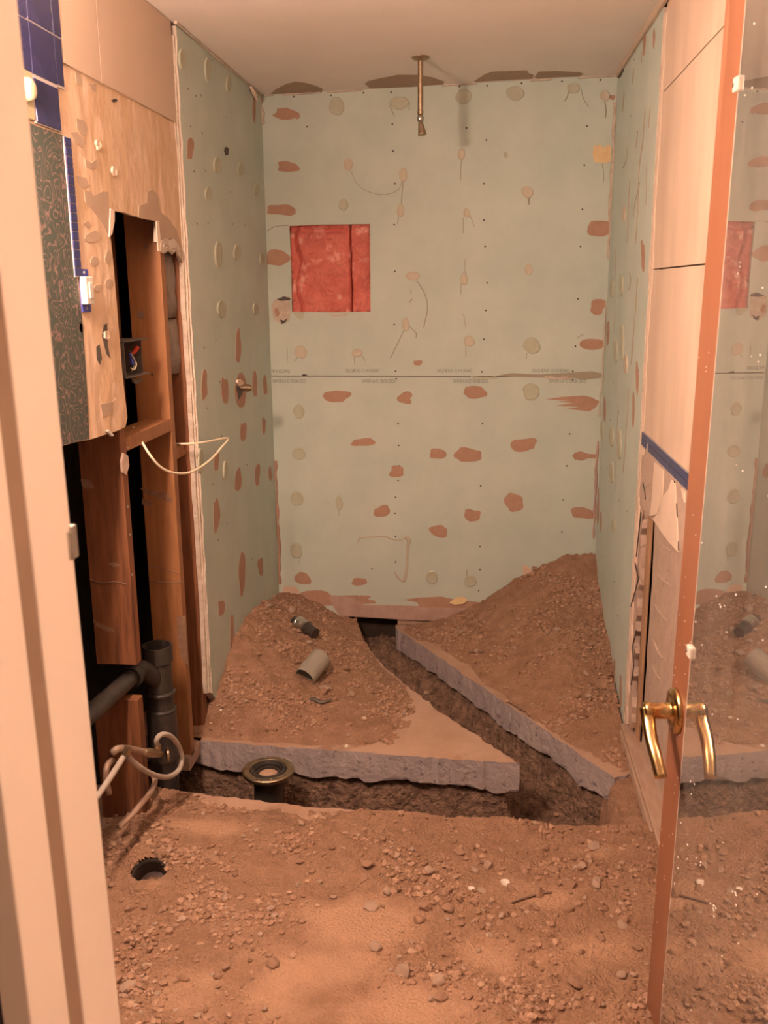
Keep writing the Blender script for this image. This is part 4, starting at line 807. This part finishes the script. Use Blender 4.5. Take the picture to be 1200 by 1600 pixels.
# ------------------------------------------------------------------ DRAIN AND SUPPLY PIPES
vx, vy = -1.045, 2.755
dp = empty('drain_stack', (vx, vy, -.35), 'black plastic drain pipe rising between the studs with a side elbow', 'drain pipe')
tp = ony(245, 1008, vy)[2]; px_ = ony(245, 1010, vy)[0]; vx = px_
vp_ = mk('vertical_pipe', *lathe([(.043, -.35), (.043, tp-.06), (.0485, tp-.055), (.0485, tp), (.043, tp), (.043, tp-.05), (.038, tp-.055), (.038, -.35)], (vx, vy, 0), (0, 0, 1), 32), 'abs', dp, smooth=False)
for z in (tp-.165, tp-.225): mk('coupling_ring', *lathe([(.043, z-.004), (.0495, z-.004), (.0505, z+.003), (.047, z+.009), (.043, z+.009)], (vx, vy, 0), (0, 0, 1), 32), 'abs', vp_)
mk('coupling', *lathe([(.0435, tp-.40), (.049, tp-.40), (.049, tp-.225), (.0435, tp-.22)], (vx, vy, 0), (0, 0, 1), 32), 'abs', dp)
e0 = np.array([vx-.005, vy-.01, tp-.125]); ez = .447
el_ = mk('elbow', *tube([e0, (vx-.012, vy-.055, tp-.075), (vx-.028, 2.66, ez+.004), (-1.068, 2.59, ez+.002)], [.030, .031, .031, .031], 18, 6), 'abs', dp, smooth=True)
mk('elbow_collar', *lathe_capped([(.034, 0), (.034, .03)], (-1.067, 2.615, ez+.002), (0, -1, .06), 24), 'abs', el_)
mk('branch_pipe', *tube([(-1.067, 2.62, ez+.003), (-1.068, 2.42, ez+.018), (-1.072, 2.1, ez+.04), (-1.075, 1.9, ez+.055)], .0265, 18, 3), 'abs', dp, smooth=True)
sv = empty('supply_valve', onx(190, 1180, -1.0), 'dusty water stop valve with oval handle and grey hose loop at the stud foot', 'valve')
pl_ = lambda x, y, X: onx(x, y, X)
mk('supply_pipe', *tube([pl_(150, 1247, -.985), pl_(165, 1226, -.985), pl_(182, 1200, -.985), pl_(197, 1176, -.985)], .0085, 12, 3), 'hose', sv, smooth=True)
mk('copper_stub', *tube([pl_(176, 1188, -1.02), pl_(168, 1196, -1.02), pl_(166, 1215, -1.02), pl_(170, 1240, -1.02)], .009, 10, 4), 'copper', sv, smooth=True)
mk('copper_pipe', *tube([pl_(176, 1176, -1.01), pl_(185, 1170, -.995), pl_(205, 1171, -.985), pl_(228, 1176, -.975)], .0105, 12, 4), 'copper', sv, smooth=True)
vb_ = mk('valve_body', *tube([pl_(224, 1175, -.975), pl_(232, 1176, -.97), pl_(246, 1177, -.965), pl_(252, 1178, -.965)], [.011, .014, .013, .009], 14, 3), 'oldbrass', sv, smooth=True)
mk('valve_outlet', *tube([pl_(247, 1178, -.965), pl_(246, 1170, -.965), pl_(246, 1163, -.965)], [.009, .011, .011], 12, 2), 'oldbrass', sv)
hv = np.array(pl_(258, 1179, -.96)); mk('valve_handle', *lathe_capped([(.006, 0), (.023, .004), (.023, .010), (.006, .014)], hv, (1, .5, 0), 20), 'oldbrass', vb_)
mk('compression_nut', *lathe_capped([(.0125, 0), (.0125, .022)], pl_(196, 1179, -.98), (.3, .3, .75), 6), 'oldbrass', sv)
mk('hose', *tube([pl_(246, 1166, -.965), pl_(245, 1156, -.96), pl_(252, 1148, -.95), pl_(266, 1150, -.94), pl_(278, 1164, -.935), pl_(284, 1184, -.935), pl_(280, 1202, -.935), pl_(266, 1213, -.94), pl_(248, 1213, -.95), pl_(228, 1205, -.96), pl_(210, 1192, -.97), pl_(199, 1181, -.98)], .0082, 12, 6), 'hose', sv, smooth=True)
gp = [pl_(240, 1210, -1.0), pl_(242, 1222, -.99), pl_(236, 1236, -.98), pl_(222, 1254, -.98), pl_(204, 1275, -.985), pl_(186, 1291, -.99)]
tag(mk('bent_tube', *tube(gp, .009, 10, 5), 'wooddust', smooth=True), 'dusty bent tube lying along the stud foot at the left', 'tube')
# buried pipe end in the foreground
bp = onz(235, 1372, .0); ax = np.array([.10, -.42, .9]); ax /= np.linalg.norm(ax)
b = empty('buried_pipe', bp, 'black pipe mouth sunk in the foreground dirt', 'pipe')
mk('pipe_wall', *lathe([(.054, -.10), (.054, .014), (.049, .016), (.046, .012), (.046, -.06), (.001, -.062)], bp-ax*.004, ax, 32), 'abs', b)
mk('pipe_soil', *lathe([(.046, -.056), (.03, -.046), (.012, -.052), (.001, -.050)], bp-ax*.004, ax, 20), 'soil_damp', b)
# toilet flange standing in the trench
fc = onz(419, 1201, .004); tf = empty('toilet_flange', (fc[0], fc[1], -.35), 'round toilet flange on a black pipe standing in the trench', 'toilet flange')
o_ = (fc[0], fc[1], 0)
mk('drain_pipe', *lathe([(.052, -.36), (.052, -.004), (.047, -.004), (.047, -.36)], o_, (0, 0, 1), 32), 'abs', tf)
fr_ = mk('flange_ring', *lathe([(.050, -.010), (.089, -.010), (.090, -.006), (.090, .001), (.086, .004), (.066, .004), (.062, .001), (.058, .001)], o_, (0, 0, 1), 48, close=False), 'oldbrass', tf)
mk('inner_ring', *lathe([(.062, .001), (.060, .006), (.054, .007), (.050, -.003), (.047, -.012), (.040, -.014), (.038, -.006), (.034, -.006), (.032, -.02)], o_, (0, 0, 1), 48), 'abs', tf)
mk('soil_plug', *lathe([(.035, -.016), (.02, -.010), (.001, -.009)], o_, (0, 0, 1), 24), 'slabtop', tf)
for k in range(8):
    a = k*math.pi/4+.35; c = (fc[0]+.077*math.cos(a), fc[1]+.077*math.sin(a), .003)
    mk('bolt_head', *lathe_capped([(.0045, 0), (.0042, .003), (.002, .004)], c, (0, 0, 1), 8), 'chrome', fr_)
for a0 in (1.9, 5.0):
    P = [(fc[0]+.0745*math.cos(a0+t), fc[1]+.0745*math.sin(a0+t), .0035) for t in np.linspace(-.42, .42, 9)]; mk('bolt_slot', *tube(P, .0035, 6, 0, flat=.4, fdir=(0, 0, 1)), 'black', fr_)
# loose pipes on the left heap
def on_left(px, py):
    h = .08
    for _ in range(12): p = onz(px, py, h); h = float(left_z(np.array([p[0]]), np.array([p[1]]))[0])
    return np.array(p)
q = on_left(481, 1064); ax = np.array([-.45, -.85, -.42]); ax /= np.linalg.norm(ax); c0 = q+np.array([.0, .0, .030])
tag(mk('grey_pipe_offcut', *lathe([(.044, -.10), (.044, .02), (.040, .02), (.040, -.10)], c0, ax, 32, close=True), 'greypvc', smooth=False), 'short grey pipe offcut lying open end forward on the dirt', 'pipe')
q = on_left(472, 984); ax = np.array([.80, -.55, -.22]); ax /= np.linalg.norm(ax); c0 = q+np.array([0, 0, .018])
cp = empty('pipe_coupling', q, 'steel band coupling on a black pipe end half buried in dirt', 'pipe')
mk('pipe', *lathe_capped([(.026, -.05), (.026, .085)], c0, ax, 24), 'abs', cp)
bd_ = mk('steel_band', *lathe([(.026, -.030), (.036, -.029), (.036, -.020), (.034, -.016), (.034, .016), (.036, .020), (.036, .029), (.026, .030)], c0, ax, 28), 'chrome', cp)
sb_ = c0+np.array([-.012, -.018, .026]); mk('clamp_screw', *lathe_capped([(.006, -.012), (.006, .012)], sb_, ax, 6), 'chrome', bd_)

# ------------------------------------------------------------------ STONES, CLODS AND SCRAPS
def rock_mesh(seed, sub=2, rough=.22):
    bm = bmesh.new(); bmesh.ops.create_icosphere(bm, subdivisions=sub, radius=1); r = random.Random(seed); sc_ = (r.uniform(.8, 1.25), r.uniform(.65, 1), r.uniform(.45, .75))
    cut = [(Vector((r.gauss(0, 1), r.gauss(0, 1), r.gauss(0, 1))).normalized(), r.uniform(.55, .85)) for _ in range(7)]
    for v in bm.verts:
        for n, d in cut:
            k = v.co.dot(n)
            if k > d: v.co -= n*(k-d)
        v.co *= 1+r.uniform(-rough, rough)*.4
        v.co = Vector((v.co.x*sc_[0], v.co.y*sc_[1], v.co.z*sc_[2]))
    me = bpy.data.meshes.new('stone'); bm.to_mesh(me); bm.free(); return me
ROCKS = {}
for m in ('clod', 'stone', 'paleclod'):
    ROCKS[m] = []
    for s in range(5):
        me = rock_mesh(s*7+3); me.materials.append(M[m]); ROCKS[m].append(me)
def place_rock(p, r, m, label, group, cat='stone', nm='stone'):
    o = bpy.data.objects.new(nm, rr.choice(ROCKS[m])); reg(o, (p[0], p[1], p[2]+r*.22), None); o.scale = (r, r, r); o.rotation_euler = (rr.uniform(-.3, .3), rr.uniform(-.3, .3), rr.uniform(0, 6.28)); return tag(o, label, cat, group)
def project(V):
    d = np.array(V)-CAM; z = d@fw; return 600+F*(d@rt)/z, 800-F*(d@up)/z
def scatter(V, n, rmin, rmax, where, group, mats=('clod', 'clod', 'stone'), flt=None, zones=()):
    V = np.array(V); x, y = project(V); k = (x > 130) & (x < 1040) & (y < 1610) & (V[:, 2] > -.002)
    if flt is not None: k &= flt(V, x, y)
    V = V[k]; x = x[k]; y = y[k]
    for i in rr.sample(range(len(V)), n):
        r = rmin+(rmax-rmin)*rr.random()**2.2; m = rr.choice(mats)
        z = next((t for f, t in zones if f(x[i], y[i])), where)
        size = 'large' if r > rmin+.45*(rmax-rmin) else 'small'
        place_rock(V[i], r, m, f"{size} {'brown dirt clod' if m == 'clod' else 'greyish stone'} {z}", group)
scatter(FV, 130, .008, .023, 'in the middle of the foreground dirt', 'clods in the foreground dirt', flt=lambda V, x, y: (fbm(V[:, 0], V[:, 1], 2.2, 2, 3) > -.12) & (y > 1310) & (np.hypot(V[:, 0]+.914, V[:, 1]-2.245) > .09),
        zones=((lambda x, y: x < 330 and y < 1430, 'in the dirt around the buried pipe mouth'), (lambda x, y: x > 850, 'in the dirt before the door edge'), (lambda x, y: y < 1370, 'in the dirt just before the trench'), (lambda x, y: y > 1500 and x < 420, 'in the near dirt beside the jamb'), (lambda x, y: y > 1480, 'in the nearest dirt at the photo bottom')))
scatter(LV, 85, .008, .022, 'on the middle of the left dirt heap', 'clods on the left dirt heap', flt=lambda V, x, y: (x > 330) & (V[:, 2] > .01),
        zones=((lambda x, y: y < 1000, 'near the top of the left dirt heap'), (lambda x, y: x < 430, 'on the left heap beside the drywall'), (lambda x, y: y > 1100, 'at the foot of the left dirt heap')))
scatter(RV, 85, .008, .019, 'on the middle of the right dirt heap', 'clods on the right dirt heap', flt=lambda V, x, y: V[:, 2] > .004,
        zones=((lambda x, y: y < 950, 'near the top of the right dirt heap'), (lambda x, y: x < 780, 'at the left foot of the right dirt heap'), (lambda x, y: y > 1080, 'at the near foot of the right dirt heap')))
TV = np.array(TRV); TV = TV[(TV[:, 2] < -.115)]; x_, y_ = project(TV); TV = TV[(x_ > 250) & (x_ < 960)]
for i in rr.sample(range(len(TV)), 40): place_rock(TV[i], rr.uniform(.010, .02), rr.choice(('clod', 'stone')), 'damp brown clod lying in the dug trench', 'clods in the trench')
def fz(x, y): return float(front_z(np.array([x]), np.array([y]))[0])
def on_front(px, py):
    h = .01
    for _ in range(8): p = onz(px, py, h); h = fz(p[0], p[1])
    return np.array([p[0], p[1], h])
def on_right(px, py):
    h = .05
    for _ in range(14): p = onz(px, py, h); h = float(right_z(np.array([p[0]]), np.array([p[1]]))[0])
    return np.array([p[0], p[1], h])
place_rock(on_front(605, 1394), .020, 'stone', 'round pinkish stone in the middle of the foreground dirt', None)
place_rock(on_front(335, 1347), .022, 'clod', 'dark clod near the buried pipe mouth', None)
place_rock(on_front(183, 1268), .026, 'stone', 'rounded stone by the bent tube at the left', None)
place_rock(on_front(736, 1389), .010, 'paleclod', 'small white plaster chip in the middle of the foreground dirt', None, 'plaster chip', 'plaster_chip')
place_rock(on_front(790, 1381), .017, 'paleclod', 'larger pale plaster chip right of the small white chip', None, 'plaster chip', 'plaster_chip')
place_rock(on_left(569, 1123), .010, 'paleclod', 'white plaster chip on the triangular slab', None, 'plaster chip', 'plaster_chip')
place_rock(on_left(541, 1167), .012, 'paleclod', 'white plaster crumb near the cut edge of the triangular slab', None, 'plaster chip', 'plaster_chip')
place_rock(on_left(345, 1110), .006, 'paleclod', 'tiny white chip on the dirt beside the left drywall edge', None, 'plaster chip', 'plaster_chip')
place_rock(on_left(455, 955), .030, 'stone', 'flat pale stone on top of the left heap behind the coupling', None)
place_rock(on_left(420, 948), .022, 'stone', 'stone at the top of the left heap by the wall corner', None)
place_rock(on_left(507, 1078), .030, 'stone', 'pinkish stone in front of the grey pipe offcut', None)
place_rock(on_left(590, 1062), .026, 'clod', 'clod near the bare edge of the triangular slab', None)
place_rock(on_right(870, 985), .018, 'stone', 'grey stone halfway up the right heap', None)
place_rock(on_right(745, 1025), .018, 'stone', 'round stone at the foot of the right heap', None)
# crumbs: nobody could count them
def crumbs(V, n, rmin, rmax, m, label, flt=None):
    bm = bmesh.new(); bmesh.ops.create_icosphere(bm, subdivisions=1, radius=1); bv = np.array([v.co[:] for v in bm.verts]); bf = np.array([[v.index for v in f.verts] for f in bm.faces]); bm.free()
    V = np.array(V); x, y = project(V); k = (x > 100) & (x < 1250) & (y < 1680) & (V[:, 2] > -.003)
    if flt is not None: k &= flt(V, x, y)
    V = V[k]; g = np.random.default_rng(5); pw = np.clip(.22+1.3*fbm(V[:, 0], V[:, 1], 4.5, 3, 77), .05, 1)**1.6; ids = g.choice(len(V), n, p=pw/pw.sum()); out, fo = [], []
    for j, i in enumerate(ids):
        r = rmin+(rmax-rmin)*g.random()**4; a = g.random()*6.28; c, s = math.cos(a), math.sin(a)
        q = bv*(1+g.uniform(-.25, .25, (len(bv), 1)))*np.array([r*g.uniform(.8, 1.4), r, r*g.uniform(.6, 1.0)])
        q = np.stack([q[:, 0]*c-q[:, 1]*s, q[:, 0]*s+q[:, 1]*c, q[:, 2]], -1)+V[i]+np.array([g.uniform(-.004, .004), g.uniform(-.004, .004), r*.2]); out.append(q); fo.append(bf+j*len(bv))
    o = mk('dirt_crumbs', np.concatenate(out).tolist(), np.concatenate(fo).tolist(), m, fm=np.repeat(g.choice(4, n, p=[.47, .20, .27, .06]), len(bf))); return tag(o, label, 'dirt', kind='stuff')
crumbs(FV, 8500, .0016, .0105, ['clod', 'clodlight', 'soil', 'stone'], 'fine crumbs scattered over the foreground dirt', lambda V, x, y: dust_amount(V[:, 0], V[:, 1]) < .5*np.random.default_rng(2).random(len(V)))
crumbs(LV, 7000, .0016, .0095, ['clod', 'clodlight', 'soil', 'stone'], 'fine crumbs scattered over the left dirt heap', lambda V, x, y: V[:, 2] > .0)
crumbs(RV, 7000, .0016, .0095, ['clod', 'clodlight', 'soil', 'stone'], 'fine crumbs scattered over the right dirt heap', lambda V, x, y: V[:, 2] > .0)
# scraps
def scrap(pix, Y, th, m, label, lean=.25, nm='plaster_scrap', cat='scrap'):
    P = [ony(x, y, Y) for x, y in pix]; zb = min(p[2] for p in P); P = [np.array([p[0], Y+(p[2]-zb)*lean, p[2]]) for p in P]; n = len(P)
    V = P+[p+np.array([0, th, 0]) for p in P]; tri = tessellate_polygon([[Vector((p[0], p[2], 0)) for p in P]])
    Fc = [tuple(t) for t in tri]+[tuple(i+n for i in t[::-1]) for t in tri]+[(i, (i+1) % n, (i+1) % n+n, i+n) for i in range(n)]
    return tag(mk(nm, V, Fc, m), label, cat)
scrap([(441, 925), (444, 916), (452, 913), (460, 918), (466, 924), (470, 932), (462, 932), (450, 928)], D-.012, .004, 'rag', 'pinkish paper scrap leaning in the back left corner')
scrap([(702, 942), (712, 935), (722, 933), (731, 938), (724, 944), (710, 945)], D-.016, .003, 'yellowpaper', 'yellowish paper scrap at the foot of the back wall')
scrap([(818, 905), (817, 884), (824, 886), (834, 896), (838, 899), (830, 908)], D-.02, .005, 'rag', 'brown cardboard corner sticking out of the right heap')
def twig(pts, f, r, label):
    P = [f(*p)+np.array([0, 0, r*1.2]) for p in pts]; return tag(mk('twig', *tube(P, r, 6, 4), 'twig', smooth=True), label, 'twig')
twig([(593, 1157), (605, 1160), (618, 1164), (629, 1168)], on_left, .0022, 'thin dark twig lying on the triangular slab')
twig([(835, 968), (848, 971), (858, 977), (866, 978)], on_right, .003, 'short twig halfway up the right dirt heap')
twig([(733, 1024), (744, 1020), (755, 1017)], on_right, .005, 'dark stick lying at the foot of the right heap')
twig([(232, 1320), (243, 1332), (254, 1342), (262, 1346)], on_front, .003, 'pale curved root above the buried pipe mouth')
twig([(800, 1412), (820, 1405), (845, 1398), (862, 1396)], on_front, .003, 'thin stick lying right of the plaster chips')
q = on_left(497, 1100); tag(mk('rubber_scrap', *tube([q+np.array([-.05, 0, .006]), q+np.array([-.02, .012, .015]), q+np.array([.015, 0, .008]), q+np.array([.05, .02, .014])], [.006, .011, .009, .004], 10, 5, flat=.6, fdir=(0, 0, 1)), 'boxsteel', smooth=True), 'dark torn rubber scrap in front of the grey pipe', 'scrap')
